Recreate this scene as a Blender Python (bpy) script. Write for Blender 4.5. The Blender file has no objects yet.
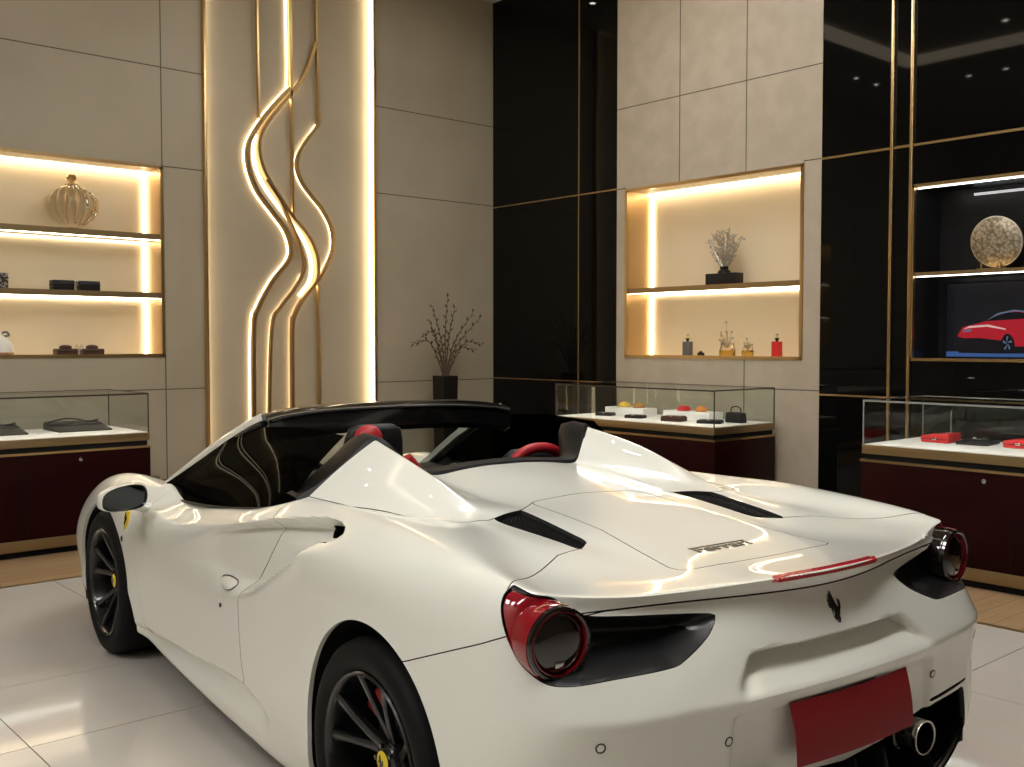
import bpy, bmesh, math, random
import numpy as np
from mathutils import Vector, Matrix
random.seed(7)
PI = math.pi
SC = bpy.context.scene
COL = SC.collection

# ------------------------------------------------------------ materials
def mat(name, col, rough=0.5, metal=0.0, coat=0.0, emis=None, es=0.0, spec=None, trans=0.0, ior=None, bump=None, coat_rough=0.03):
    m = bpy.data.materials.new(name); m.use_nodes = True
    n = m.node_tree.nodes; b = n['Principled BSDF']
    b.inputs['Base Color'].default_value = (*col, 1)
    b.inputs['Roughness'].default_value = rough
    b.inputs['Metallic'].default_value = metal
    b.inputs['Coat Weight'].default_value = coat
    b.inputs['Coat Roughness'].default_value = coat_rough
    if spec is not None: b.inputs['Specular IOR Level'].default_value = spec
    if trans: b.inputs['Transmission Weight'].default_value = trans
    if ior: b.inputs['IOR'].default_value = ior
    if emis: b.inputs['Emission Color'].default_value = (*emis, 1); b.inputs['Emission Strength'].default_value = es
    if bump:
        t = n.new('ShaderNodeTexNoise'); t.inputs['Scale'].default_value = bump[0]
        tc = n.new('ShaderNodeTexCoord'); m.node_tree.links.new(tc.outputs['Object'], t.inputs['Vector'])
        bp = n.new('ShaderNodeBump'); bp.inputs['Strength'].default_value = bump[1]; bp.inputs['Distance'].default_value = .01
        m.node_tree.links.new(t.outputs['Fac'], bp.inputs['Height']); m.node_tree.links.new(bp.outputs['Normal'], b.inputs['Normal'])
    return m
def noisecol(m, c1, c2, scale, detail=4, coord='Object', stretch=(1,1,1), lo=.35, hi=.65):
    nt = m.node_tree; n = nt.nodes; b = n['Principled BSDF']
    tc = n.new('ShaderNodeTexCoord'); mp = n.new('ShaderNodeMapping'); mp.inputs['Scale'].default_value = stretch
    t = n.new('ShaderNodeTexNoise'); t.inputs['Scale'].default_value = scale; t.inputs['Detail'].default_value = detail
    r = n.new('ShaderNodeValToRGB'); r.color_ramp.elements[0].position = lo; r.color_ramp.elements[1].position = hi
    r.color_ramp.elements[0].color = (*c1, 1); r.color_ramp.elements[1].color = (*c2, 1)
    nt.links.new(tc.outputs[coord], mp.inputs['Vector']); nt.links.new(mp.outputs[0], t.inputs['Vector'])
    nt.links.new(t.outputs['Fac'], r.inputs['Fac']); nt.links.new(r.outputs[0], b.inputs['Base Color'])
    return m
def glassmat(name, tint=(1,1,1), tr=0.9, refl=.9, base=.045):
    # thin sheet glass: clear transmission plus a Fresnel reflection
    m = bpy.data.materials.new(name); m.use_nodes = True
    nt = m.node_tree; n = nt.nodes; n.clear()
    o = n.new('ShaderNodeOutputMaterial'); mx = n.new('ShaderNodeMixShader'); geo = n.new('ShaderNodeNewGeometry'); dt = n.new('ShaderNodeVectorMath'); dt.operation = 'DOT_PRODUCT'; ab = n.new('ShaderNodeMath'); ab.operation = 'ABSOLUTE'; om = n.new('ShaderNodeMath'); om.operation = 'SUBTRACT'; om.inputs[0].default_value = 1; pw = n.new('ShaderNodeMath'); pw.operation = 'POWER'; pw.inputs[1].default_value = 5; f = n.new('ShaderNodeMath'); f.operation = 'MULTIPLY_ADD'; f.inputs[1].default_value = refl; f.inputs[2].default_value = base
    nt.links.new(geo.outputs['Normal'], dt.inputs[0]); nt.links.new(geo.outputs['Incoming'], dt.inputs[1]); nt.links.new(dt.outputs['Value'], ab.inputs[0]); nt.links.new(ab.outputs[0], om.inputs[1]); nt.links.new(om.outputs[0], pw.inputs[0]); nt.links.new(pw.outputs[0], f.inputs[0])
    t = n.new('ShaderNodeBsdfTransparent'); t.inputs[0].default_value = (tint[0]*tr, tint[1]*tr, tint[2]*tr, 1)
    g = n.new('ShaderNodeBsdfGlossy'); g.inputs['Roughness'].default_value = 0.01
    nt.links.new(f.outputs[0], mx.inputs[0]); nt.links.new(t.outputs[0], mx.inputs[1]); nt.links.new(g.outputs[0], mx.inputs[2])
    nt.links.new(mx.outputs[0], o.inputs[0]); return m

M = {}
M['paint'] = mat('white_paint', (.785,.79,.725), .28, coat=1.0, coat_rough=.02, spec=.5)
M['black_gloss'] = mat('black_gloss', (.006,.006,.006), .12, coat=.5)
M['black_plastic'] = mat('black_plastic', (.008,.008,.009), .42, spec=.25)
M['black_matte'] = mat('black_matte', (.008,.008,.008), .8, spec=.2)
M['tyre'] = mat('tyre_rubber', (.006,.006,.006), .6, spec=.15, bump=(60,.1))
M['rim'] = mat('dark_alloy', (.010,.010,.011), .28, metal=.3, coat=.6)
M['disc'] = mat('brake_disc', (.16,.16,.16), .35, metal=1)
M['red'] = mat('red_leather', (.42,.012,.02), .45)
M['red_caliper'] = mat('red_caliper', (.35,.01,.01), .3, coat=.5)
M['leather'] = mat('black_leather', (.008,.008,.009), .5, spec=.35, bump=(180,.15))
M['yellow'] = mat('yellow_enamel', (.85,.62,.02), .3, coat=.5)
M['chrome'] = mat('chrome', (.55,.54,.52), .12, metal=1)
M['badge_metal'] = mat('badge_metal', (.26,.25,.24), .25, metal=1)
M['dark_chrome'] = mat('dark_chrome', (.16,.155,.15), .22, metal=1)
M['pipe'] = mat('exhaust_steel', (.62,.6,.57), .14, metal=1)
M['red_lens'] = mat('red_lens', (.24,.003,.010), .08, coat=1.0, emis=(.6,.01,.02), es=.02)
M['red_ring'] = mat('red_light_ring', (.5,.005,.02), .2, coat=1)
M['dark_lens'] = mat('dark_lens', (.008,.004,.004), .06, coat=1)
M['windshield'] = glassmat('windshield_glass', (.92,.97,.93), .86)
M['tint'] = glassmat('tinted_glass', (.9,1,.95), .010, .05, .008)
M['plate'] = mat('red_plate', (.26,.006,.013), .55, spec=.25)
M['grey_line'] = mat('grey_and_gap_shade', (.03,.03,.03), .7)  # grey of small fittings; on panel edges it paints shade into the gaps
M['cream'] = noisecol(mat('cream_panel', (.5,.45,.36), .42, spec=.35), (.40,.345,.255), (.44,.385,.29), 1.3)
M['cream_r'] = noisecol(mat('cream_stone_panel', (.55,.48,.38), .40, spec=.35), (.435,.375,.29), (.49,.425,.34), 5.5, detail=8)
M['seam'] = mat('panel_seam', (.10,.085,.06), .6)
M['gold'] = mat('brushed_gold', (.60,.42,.20), .28, metal=1, bump=(40,.05))
M['gold_thin'] = mat('brass_trim', (.52,.36,.17), .3, metal=1)
M['bronze'] = mat('bronze_band', (.33,.235,.12), .38, metal=.85)
M['black_glass'] = mat('black_glass_panel', (.003,.003,.003), .03, spec=.22)
M['niche'] = mat('niche_lining', (.84,.71,.50), .55)
M['ceiling'] = mat('ceiling_paint', (.42,.39,.34), .7)
M['dark_ceiling'] = mat('dark_ceiling', (.03,.028,.025), .5)
M['maroon'] = noisecol(mat('maroon_lacquer', (.022,.004,.004), .4, spec=.1), (.013,.0012,.0016), (.019,.002,.0025), 3)
M['white_top'] = mat('white_display_cloth', (.85,.83,.80), .6)
M['glass'] = glassmat('clear_glass', (.97,1,.98), .96)
M['led'] = mat('warm_led', (1,.85,.6), .5, emis=(1,.82,.56), es=8)
M['led_soft'] = mat('warm_led_soft', (1,.85,.6), .5, emis=(1,.76,.45), es=8)
M['led_white'] = mat('cool_led', (1,1,1), .5, emis=(1,.97,.92), es=5)
M['lamp'] = mat('lamp_face', (1,1,1), .5, emis=(1,.985,.95), es=20)
M['spot'] = mat('downlight_face', (1,1,1), .5, emis=(1,.93,.82), es=40)
M['crystal'] = mat('cut_crystal', (1,.93,.78), .04, trans=1, ior=1.45)
M['clear'] = mat('clear_bottle_glass', (1,.98,.92), .03, trans=1, ior=1.4)
M['amber'] = mat('amber_liquid', (.95,.62,.10), .08, trans=.7, ior=1.35)
M['silver'] = mat('silver_branch', (.50,.46,.40), .3, metal=.7)
M['twig'] = mat('dry_twig', (.09,.065,.04), .75)
M['leaf'] = mat('dry_leaf', (.16,.13,.07), .7)
M['vase'] = mat('black_vase', (.008,.007,.006), .45, spec=.3)
M['cloth_dark'] = mat('dark_leather_goods', (.009,.008,.010), .45, spec=.4)
M['brown'] = mat('brown_leather', (.055,.018,.01), .5)
M['red_box'] = mat('red_leather_box', (.62,.015,.02), .38)
M['white'] = mat('white_enamel', (.8,.79,.76), .35)
M['grey'] = mat('grey_plastic', (.12,.12,.12), .4)
M['screen_bg'] = mat('screen_dark', (.002,.002,.003), .2, emis=(.045,.050,.070), es=.12)
M['screen_red'] = mat('screen_red', (.01,.0,.0), .2, emis=(.50,.015,.03), es=.7)
M['screen_hi'] = mat('screen_light', (.01,.01,.01), .2, emis=(.9,.55,.5), es=.7)
M['screen_dk'] = mat('screen_shadow', (.002,.002,.002), .2, emis=(.006,.006,.01), es=.6)
M['screen_blue'] = mat('screen_blue', (.0,.0,.01), .2, emis=(.07,.17,.45), es=.5)
M['screen_sky'] = mat('screen_glass', (.0,.0,.01), .2, emis=(.25,.40,.62), es=.35)

# ------------------------------------------------------------ object helpers
def link(name, me, parent=None):
    o = bpy.data.objects.new(name, me); COL.objects.link(o)
    if parent: o.parent = parent
    return o
def tag(o, label=None, cat=None, group=None, kind=None):
    if label: o['label'] = label
    if cat: o['category'] = cat
    if group: o['group'] = group
    if kind: o['kind'] = kind
    return o
def thing(name, label, cat, loc=(0,0,0), rz=0, group=None):
    o = link(name, None); o.location = loc; o.rotation_euler = (0,0,rz)
    return tag(o, label, cat, group)
def copy_tree(o, parent=None):
    c = o.copy(); COL.objects.link(c); c.parent = parent
    for ch in list(o.children): copy_tree(ch, c)
    return c
def mesh(name, V, F, m, parent=None, smooth=True, angle=None):
    me = bpy.data.meshes.new(name); me.from_pydata([tuple(map(float, v)) for v in V], [], [tuple(map(int, f)) for f in F])
    me.validate(); me.update()
    for mm in (m if isinstance(m, (list, tuple)) else [m]): me.materials.append(mm)
    if smooth:
        me.polygons.foreach_set('use_smooth', [True]*len(me.polygons))
        if angle: me.set_sharp_from_angle(angle=math.radians(angle))
    return link(name, me, parent)
class MB:
    """collects shapes for one mesh"""
    def __init__(s): s.V = []; s.F = []; s.MI = []
    def add(s, V, F, mi=0):
        k = len(s.V); s.V += [tuple(v) for v in V]; s.F += [tuple(i+k for i in f) for f in F]; s.MI += [mi]*len(F); return s
    def box(s, a, b, mi=0, T=None):
        (x0,y0,z0),(x1,y1,z1) = a, b
        V = [(x0,y0,z0),(x1,y0,z0),(x1,y1,z0),(x0,y1,z0),(x0,y0,z1),(x1,y0,z1),(x1,y1,z1),(x0,y1,z1)]
        if T is not None: V = [T @ Vector(v) for v in V]
        return s.add(V, [(3,2,1,0),(4,5,6,7),(0,1,5,4),(1,2,6,5),(2,3,7,6),(3,0,4,7)], mi)
    def lathe(s, prof, n=24, c=(0,0,0), axis='z', mi=0, T=None, closed=False, caps=True):
        V = []; F = []
        for (r, h) in prof:
            for k in range(n):
                a = 2*PI*k/n; x, y, z = r*math.cos(a), r*math.sin(a), h
                if axis == 'y': x, y, z = x, h, y
                if axis == 'x': x, y, z = h, x, y
                v = Vector((x+c[0], y+c[1], z+c[2])); V.append(T @ v if T is not None else v)
        m = len(prof)
        for i in range(m-1 if not closed else m):
            for k in range(n):
                q = (i*n+k, i*n+(k+1)%n, ((i+1)%m)*n+(k+1)%n, ((i+1)%m)*n+k)
                F.append(q if axis != 'y' else q[::-1])
        if not closed and caps:
            for e, rev in ((0, True), (m-1, False)):
                if prof[e][0] > 1e-5:
                    f = tuple(e*n+k for k in range(n)); F.append(f[::-1] if rev != (axis == 'y') else f)
        return s.add(V, F, mi)
    def tube(s, pts, r, n=8, mi=0, closed=False, T=None):
        P = [Vector(p) for p in pts]; R = r if isinstance(r, (list, tuple)) else [r]*len(P)
        V = []; F = []; up = None
        for i, p in enumerate(P):
            a = P[max(i-1, 0)] if not closed else P[i-1]; b = P[min(i+1, len(P)-1)] if not closed else P[(i+1)%len(P)]
            t = (b-a).normalized()
            if up is None: up = t.orthogonal().normalized()
            up = (up - t*up.dot(t)).normalized(); w = t.cross(up)
            for k in range(n):
                an = 2*PI*k/n; v = p + (up*math.cos(an)+w*math.sin(an))*R[i]; V.append(T @ v if T is not None else v)
        m = len(P)
        for i in range(m if closed else m-1):
            for k in range(n): F.append((i*n+k, i*n+(k+1)%n, ((i+1)%m)*n+(k+1)%n, ((i+1)%m)*n+k))
        if not closed: F.append(tuple(range(n))[::-1]); F.append(tuple((m-1)*n+k for k in range(n)))
        return s.add(V, F, mi)
    def prism(s, poly, h0, h1, plane='xy', mi=0, T=None):
        n = len(poly)
        def p3(a, b, h): return {'xy': (a,b,h), 'xz': (a,h,b), 'yz': (h,a,b)}[plane]
        V = [Vector(p3(a,b,h0)) for a, b in poly] + [Vector(p3(a,b,h1)) for a, b in poly]
        if T is not None: V = [T @ v for v in V]
        F = [tuple(range(n))[::-1], tuple(n+i for i in range(n))] + [(i, (i+1)%n, n+(i+1)%n, n+i) for i in range(n)]
        return s.add(V, F, mi)
    def sphere(s, c, r, nu=12, nv=8, mi=0, sc=(1,1,1), T=None):
        prof = [(max(1e-6, math.sin(PI*i/nv))*1.0, -math.cos(PI*i/nv)) for i in range(nv+1)]
        V = []; F = []
        for (q, h) in prof:
            for k in range(nu):
                a = 2*PI*k/nu; v = Vector((c[0]+r*sc[0]*q*math.cos(a), c[1]+r*sc[1]*q*math.sin(a), c[2]+r*sc[2]*h)); V.append(T @ v if T is not None else v)
        for i in range(nv):
            for k in range(nu): F.append((i*nu+k, i*nu+(k+1)%nu, (i+1)*nu+(k+1)%nu, (i+1)*nu+k))
        return s.add(V, F, mi)
    def build(s, name, m, parent=None, smooth=True, angle=35, bevel=0, seg=2):
        ms = m if isinstance(m, (list, tuple)) else [m]
        me = bpy.data.meshes.new(name); me.from_pydata([tuple(v) for v in s.V], [], s.F)
        for mm in ms: me.materials.append(mm)
        me.polygons.foreach_set('material_index', s.MI)
        bm = bmesh.new(); bm.from_mesh(me); bmesh.ops.recalc_face_normals(bm, faces=bm.faces[:])
        if bevel: bmesh.ops.bevel(bm, geom=[e for e in bm.edges if e.is_manifold and e.calc_face_angle(0) > .6], offset=bevel, segments=seg, profile=.5, affect='EDGES', clamp_overlap=True)
        bm.to_mesh(me); bm.free()
        if smooth:
            me.polygons.foreach_set('use_smooth', [True]*len(me.polygons)); me.set_sharp_from_angle(angle=math.radians(angle))
        me.update(); return link(name, me, parent)
def spline(P, n):
    """Catmull-Rom through P, n points per span"""
    P = [np.array(p, float) for p in P]; Q = [2*P[0]-P[1]] + P + [2*P[-1]-P[-2]]; out = []
    for i in range(1, len(Q)-2):
        for k in range(n):
            t = k/n; a, b, c, d = Q[i-1], Q[i], Q[i+1], Q[i+2]
            out.append(.5*((2*b)+(-a+c)*t+(2*a-5*b+4*c-d)*t*t+(-a+3*b-3*c+d)*t**3))
    out.append(P[-1]); return [tuple(o) for o in out]
def curve_obj(): pass
# ------------------------------------------------------------ the car body surface (car coordinates: x forward, y left, z up, origin on the floor under the rear axle)
def body_surface(level=4):
    xs = [3.30,3.05,2.65,2.25,1.95,1.6,1.3,1.05,.80,.55,.30,.05,-.20,-.40,-.55]
    RY = [[.78,.82,.83,.80,.79,.805,.83,.845,.80,.79,.80,.81,.82,.845,.855],
          [.885,.93,.94,.92,.90,.895,.905,.915,.92,.925,.935,.945,.94,.925,.895],
          [.925,.958,.968,.95,.925,.91,.915,.93,.945,.955,.97,.976,.972,.955,.925],
          [.905,.955,.968,.955,.93,.925,.93,.94,.95,.96,.972,.978,.975,.965,.94],
          [.895,.95,.963,.956,.948,.938,.936,.942,.952,.965,.972,.978,.975,.962,.94],
          [.86,.92,.94,.940,.942,.944,.946,.946,.944,.938,.95,.955,.955,.945,.92],
          [.76,.82,.84,.85,.85,.85,.85,.85,.85,.85,.85,.85,.85,.85,.84]]
    RZ = [[.68,.785,.862,.845,.80,.825,.86,.895,.955,.965,.968,.972,.958,.937,.912],
          [.59,.70,.765,.75,.735,.745,.78,.82,.85,.875,.885,.885,.875,.865,.845],
          [.44,.56,.62,.62,.60,.60,.61,.63,.65,.68,.71,.73,.73,.72,.715],
          [.34,.42,.45,.43,.42,.42,.43,.44,.45,.47,.50,.52,.54,.56,.59],
          [.25,.27,.27,.25,.26,.275,.295,.31,.31,.30,.32,.35,.38,.42,.45],
          [.17,.19,.19,.205,.195,.18,.165,.155,.145,.14,.20,.22,.24,.28,.31],
          [.14,.15,.15,.17,.165,.15,.135,.125,.115,.11,.14,.16,.18,.20,.21]]
    RE = [[(-.575,.79,.905),(-.605,.70,.893),(-.648,.58,.886),(-.69,.44,.888),(-.735,.29,.895),(-.772,.145,.902),(-.788,0,.905)],
          [(-.590,.815,.858),(-.612,.71,.850),(-.640,.58,.846),(-.672,.44,.848),(-.712,.29,.853),(-.742,.145,.857),(-.755,0,.858)],
          [(-.645,.835,.74),(-.695,.72,.735),(-.73,.58,.735),(-.755,.44,.738),(-.772,.29,.745),(-.783,.145,.75),(-.787,0,.752)],
          [(-.668,.868,.632),(-.747,.75,.636),(-.789,.60,.638),(-.814,.45,.638),(-.827,.30,.638),(-.835,.15,.638),(-.838,0,.638)],
          [(-.662,.868,.49),(-.733,.742,.495),(-.773,.595,.50),(-.797,.45,.50),(-.811,.30,.50),(-.819,.15,.50),(-.822,0,.50)],
          [(-.652,.865,.31),(-.728,.74,.32),(-.768,.60,.33),(-.793,.45,.33),(-.807,.30,.33),(-.815,.15,.33),(-.818,0,.33)],
          [(-.62,.80,.21),(-.70,.68,.215),(-.74,.56,.22),(-.76,.42,.22),(-.775,.28,.22),(-.78,.14,.22),(-.785,0,.22)]]
    FR = [[(3.45,.64,.61),(3.58,.44,.57),(3.66,.21,.55),(3.69,0,.55)]]
    for z in (.48,.40,.32,.25,.17,.14): FR.append([(3.52,.68,z+.02),(3.67,.46,z),(3.74,.23,z),(3.76,0,z)])
    TOP = [[(.80,.757,.965),(.80,.63,1.062),(.805,.497,1.142),(.75,.42,1.085),(.69,.33,1.018),(.69,.17,1.03),(.70,0,1.035)],
           [(.55,.722,.958),(.55,.62,1.036),(.55,.512,1.096),(.55,.44,1.04),(.52,.345,.998),(.52,.17,1.006),(.52,0,1.012)],
           [(.31,.665,.957),(.30,.58,1.000),(.30,.503,1.026),(.30,.435,.994),(.30,.33,.972),(.29,.17,.974),(.28,0,.976)],
           [(.08,.600,.958),(.085,.54,.958),(.10,.480,.957),(.105,.41,.961),(.10,.29,.957),(.06,.15,.952),(.05,0,.950)],
           [(-.18,.66,.938),(-.19,.56,.934),(-.20,.475,.930),(-.19,.37,.921),(-.19,.285,.926),(-.2,.15,.924),(-.2,0,.922)],
           [(-.40,.74,.914),(-.42,.61,.900),(-.44,.48,.892),(-.46,.37,.892),(-.48,.28,.894),(-.50,.15,.893),(-.51,0,.892)]]
    HOOD = [[(2.35,.62,.80),(2.45,.42,.81),(2.52,.21,.82),(2.55,0,.825)],
            [(2.70,.62,.79),(2.75,.40,.77),(2.8,.2,.765),(2.82,0,.77)],
            [(3.08,.60,.72),(3.12,.38,.68),(3.15,.19,.68),(3.17,0,.68)]]
    V = []; F = []; CR = []
    def nv(p): V.append(p); return len(V)-1
    nr = 7
    ring = []
    for r in range(nr):
        row = [nv(p) for p in reversed(FR[r])] + [nv((x, RY[r][i], RZ[r][i])) for i, x in enumerate(xs)] + [nv(p) for p in RE[r]]
        ring.append(row)
    nf = 4; ns = len(xs)
    for r in range(nr-1):
        for c in range(len(ring[0])-1): F.append((ring[r][c], ring[r+1][c], ring[r+1][c+1], ring[r][c+1]))
    i8 = nf+8
    top = [[ring[0][i8+i]] + [nv(p) for p in TOP[i]] for i in range(6)]
    top.append(ring[0][nf+ns-1:nf+ns+7])
    for i in range(6):
        for j in range(7): F.append((top[i][j], top[i+1][j], top[i+1][j+1], top[i][j+1]))
    hood = [[ring[0][nf+3-i]] + [nv(p) for p in HOOD[i]] for i in range(3)]
    hood.append([ring[0][nf-k] for k in range(5)])
    for i in range(3):
        for j in range(4): F.append((hood[i][j], hood[i][j+1], hood[i+1][j+1], hood[i+1][j]))
    # inner return of the door top / window sill
    ret = [[nv((V[ring[0][nf+k]][0], V[ring[0][nf+k]][1]-.05, V[ring[0][nf+k]][2]-.012)) for k in range(3, 9)]]
    ret.append([nv((V[q][0], V[q][1]-.01, V[q][2]-.10)) for q in ret[0]])
    for k in range(5):
        F.append((ret[0][k], ring[0][nf+3+k], ring[0][nf+4+k], ret[0][k+1]))
        F.append((ret[1][k], ret[0][k], ret[0][k+1], ret[1][k+1]))
    def cr(a, b, w): CR.append((a, b, w))
    for c in range(nf+ns-1, len(ring[0])-1):
        cr(ring[0][c], ring[0][c+1], .8); cr(ring[1][c], ring[1][c+1], .35)
        if c > nf+ns-1: cr(ring[3][c], ring[3][c+1], .55)
    for c in range(nf+3, nf+11): cr(ring[4][c], ring[4][c+1], .6)
    for i in range(3): cr(top[i][3], top[i+1][3], .75 if i < 2 else .4); cr(top[i][1], top[i+1][1], .7); cr(top[i][5], top[i+1][5], .35)
    for i in range(3, 5): cr(top[i][5], top[i+1][5], .3); cr(top[i][3], top[i+1][3], .2)
    for k in range(5): cr(ring[0][nf+3+k], ring[0][nf+4+k], .45)
    # mirror
    n0 = len(V); mp = {}
    for i in range(n0):
        if abs(V[i][1]) < 1e-9: mp[i] = i
        else: V.append((V[i][0], -V[i][1], V[i][2])); mp[i] = len(V)-1
    F += [tuple(mp[q] for q in f[::-1]) for f in list(F)]
    CR += [(mp[a], mp[b], w) for a, b, w in list(CR)]
    me = bpy.data.meshes.new('cage'); me.from_pydata(V, [], F); me.update()
    at = me.attributes.new('crease_edge', 'FLOAT', 'EDGE'); ed = {tuple(sorted(e.vertices)): e.index for e in me.edges}
    for a, b, w in CR: at.data[ed[tuple(sorted((a, b)))]].value = w
    o = link('cage', me); md = o.modifiers.new('s', 'SUBSURF')
    T = np.array(V, float); cur = T.copy(); N = len(V)
    def ev(l):
        md.levels = l; me.vertices.foreach_set('co', cur.ravel()); me.update()
        dg = bpy.context.evaluated_depsgraph_get(); dg.update(); e = o.evaluated_get(dg); m2 = e.to_mesh()
        c = np.empty(len(m2.vertices)*3); m2.vertices.foreach_get('co', c)
        f = [tuple(p.vertices) for p in m2.polygons] if l > 1 else None
        c = c.reshape(-1, 3).copy(); e.to_mesh_clear(); return c, f
    for k in range(5):
        c, _ = ev(1); cur += .8*(T-c[:N])
    c, f = ev(level)
    bpy.data.objects.remove(o); bpy.data.meshes.remove(me)
    return c, f

def sstep(a, b, x):
    t = np.clip((x-a)/(b-a), 0, 1); return t*t*(3-2*t)
def sdpoly(P, X, Y):
    """signed distance to a polygon, positive inside"""
    P = np.array(P, float); n = len(P); d = np.full(X.shape, 1e9); s = np.full(X.shape, -1.0)
    for i in range(n):
        a, b = P[i], P[(i+1)%n]; e = b-a; wx, wy = X-a[0], Y-a[1]
        t = np.clip((wx*e[0]+wy*e[1])/(e@e+1e-12), 0, 1)
        d = np.minimum(d, np.hypot(wx-e[0]*t, wy-e[1]*t))
        c = ((a[1] > Y) != (b[1] > Y)) & (X < (b[0]-a[0])*(Y-a[1])/((b[1]-a[1]) or 1e-12)+a[0])
        s = np.where(c, -s, s)
    return d*s
def clip(V, F, f):
    """keep the side of the mesh where f >= 0, cutting faces along f = 0"""
    keep = f >= 0; newV = []; cache = {}; out = []; n = len(V)
    for face in F:
        k = [keep[i] for i in face]
        if all(k): out.append(face); continue
        if not any(k): continue
        poly = []
        m = len(face)
        for j in range(m):
            a, b = face[j], face[(j+1)%m]
            if keep[a]: poly.append(a)
            if keep[a] != keep[b]:
                key = (a, b) if a < b else (b, a)
                if key not in cache:
                    p, q = key; t = f[p]/(f[p]-f[q]); t = min(max(t, 1e-4), 1-1e-4)
                    newV.append(V[p]+(V[q]-V[p])*t); cache[key] = n+len(newV)-1
                poly.append(cache[key])
        if len(poly) >= 3: out.append(tuple(poly))
    V2 = np.vstack([V, np.array(newV)]) if newV else V
    used = sorted({i for fc in out for i in fc}); mp = {u: k for k, u in enumerate(used)}
    return V2[used], [tuple(mp[i] for i in fc) for fc in out]

def displace(V):
    x, y, z = V[:,0].copy(), V[:,1].copy(), V[:,2].copy(); ay = np.abs(y); sg = np.sign(y)
    # side scoop running back into the intake
    P = [(2.0,.625),(1.6,.722),(1.147,.832),(.834,.897),(.624,.930),(.50,.947),(.44,.951),(.37,.950),(.315,.944),(.280,.930),(.309,.910),(.391,.888),(.468,.858),(.516,.814),(.645,.752),(.876,.646),(1.0,.60),(1.2,.55),(1.5,.55),(1.8,.58)]
    s = sdpoly(P, x, z); w = .022 + .16*sstep(.75, 1.5, x)*sstep(.80, .60, z)
    dep = .085*sstep(1.9, .35, x)**1.25 + .012
    m = np.where(ay > .6, sstep(0, 1, s/w), 0)*sstep(2.0, 1.6, x)
    lip = np.where(ay > .8, np.exp(-((s+.022)/.025)**2), 0)*sstep(.95, .5, x)*sstep(.90, .84, z)*(x > .2)
    V[:,1] -= sg*(dep*m - .010*lip)
    V[:,2] -= .028*m*sstep(.82, .92, z)
    # step under the door, above the sill
    zc = np.interp(x, [.70,.78,.955,1.3,1.6,1.95,2.25], [.27,.292,.308,.291,.272,.257,.245]); dz = z-zc
    V[:,1] -= sg*np.where(ay > .7, .020*sstep(.66, .80, x)*sstep(2.24, 2.05, x)*np.where(dz > -.012, sstep(.003, -.006, dz), sstep(-.10, -.012, dz)), 0)
    # recess above the number plate
    prof = np.where(z > .722, sstep(.729, .723, z), sstep(.638, .722, z)**.8)
    ax = np.where(x < -.6, sstep(.325, .288, ay - (.725-z)*1.15), 0)
    V[:,0] += .062*ax*prof
    V[:,0] -= np.where(x < -.6, .006*np.exp(-((z-.640)/.018)**2)*sstep(.50, .36, ay), 0)
    # plate pocket
    V[:,0] += np.where(x < -.6, .014*sstep(.605, .597, z)*sstep(.42, .40, ay)*sstep(.38, .42, z), 0)
    return V
BV, BF = body_surface(4)
def soften(V0, V1, F, it=3):
    # the pressed-in shapes get slightly rounded edges, as stamped sheet metal has
    e = np.array([(f[k], f[(k+1)%4]) for f in F for k in range(4)]); d = V1-V0
    deg = np.bincount(e[:,0], minlength=len(V0))+np.bincount(e[:,1], minlength=len(V0))
    for _ in range(it):
        s_ = np.zeros_like(d)
        for c in range(3): s_[:,c] = np.bincount(e[:,0], d[e[:,1],c], len(V0))+np.bincount(e[:,1], d[e[:,0],c], len(V0))
        d = .4*d+.6*s_/deg[:,None]
    return V0+d
ROUGH = None
_d = displace(BV.copy()); _s = soften(BV, _d, BF, 1); _s1 = soften(BV, _d, BF, 1)
BV = np.where(BV[:,:1] > 0, _s, _s1)
car = thing('convertible_sports_car', 'white open-top sports car with black wheels and red number plate, parked on the tiled floor', 'car', (0,0,0), math.radians(-5.3))
G = .0017
def arch_field(V, grow=0.0):
    x, z, ay = V[:,0], V[:,2], np.abs(V[:,1])
    f = np.minimum(np.hypot(x+.013, z-.365)-(.378+grow), np.hypot((x-2.69)/1.10, z-.345)-(.375+grow))
    P = [(2.36,.42),(2.30,.40),(2.175,.245),(2.14,.0),(2.6,.0)]
    f = np.minimum(f, -sdpoly(P, x, z)-grow)
    f = np.minimum(f, -sdpoly([(.34,.42),(.365,.30),(.39,.0),(-.39,.0),(-.375,.42)], x, z)-grow)
    return np.where(ay > .58, f, 1.0)
# outline of the lamp opening, drawn on a plane facing the rear corner: (a, z), a = (x+|y|)/sqrt 2
LIGHT = [tuple(q[:2]) for q in spline([(.238,.922,0),(.156,.903,0),(.112,.875,0),(.068,.850,0),(-.02,.839,0),(-.12,.832,0),(-.221,.824,0),(-.236,.812,0),(-.216,.777,0),(-.163,.740,0),(-.125,.729,0),(-.004,.723,0),(.10,.718,0),(.157,.727,0),(.209,.765,0),(.243,.822,0),(.259,.873,0),(.256,.905,0),(.238,.922,0)], 4)][:-1]
def lightsd(V): return sdpoly(LIGHT, (V[:,0]+np.abs(V[:,1]))*.70711, V[:,2])
COVER = [(.268,-.5),(.266,0),(.246,.19),(.235,.225),(.21,.238),(-.13,.245),(-.42,.300),(-.49,.318),(-.525,.314),(-.541,.285),(-.548,0),(-.548,-.5)]
VENT = [(.152,.332),(.098,.474),(.085,.480),(.05,.481),(-.250,.442),(-.262,.430),(-.205,.362),(-.18,.352)]
DIFF = [(-.5,.398),(0,.400),(.20,.412),(.31,.436),(.45,.455),(.655,.452),(.672,.44),(.705,.335),(1.1,.205),(1.1,.0),(-.5,.0)]
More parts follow.
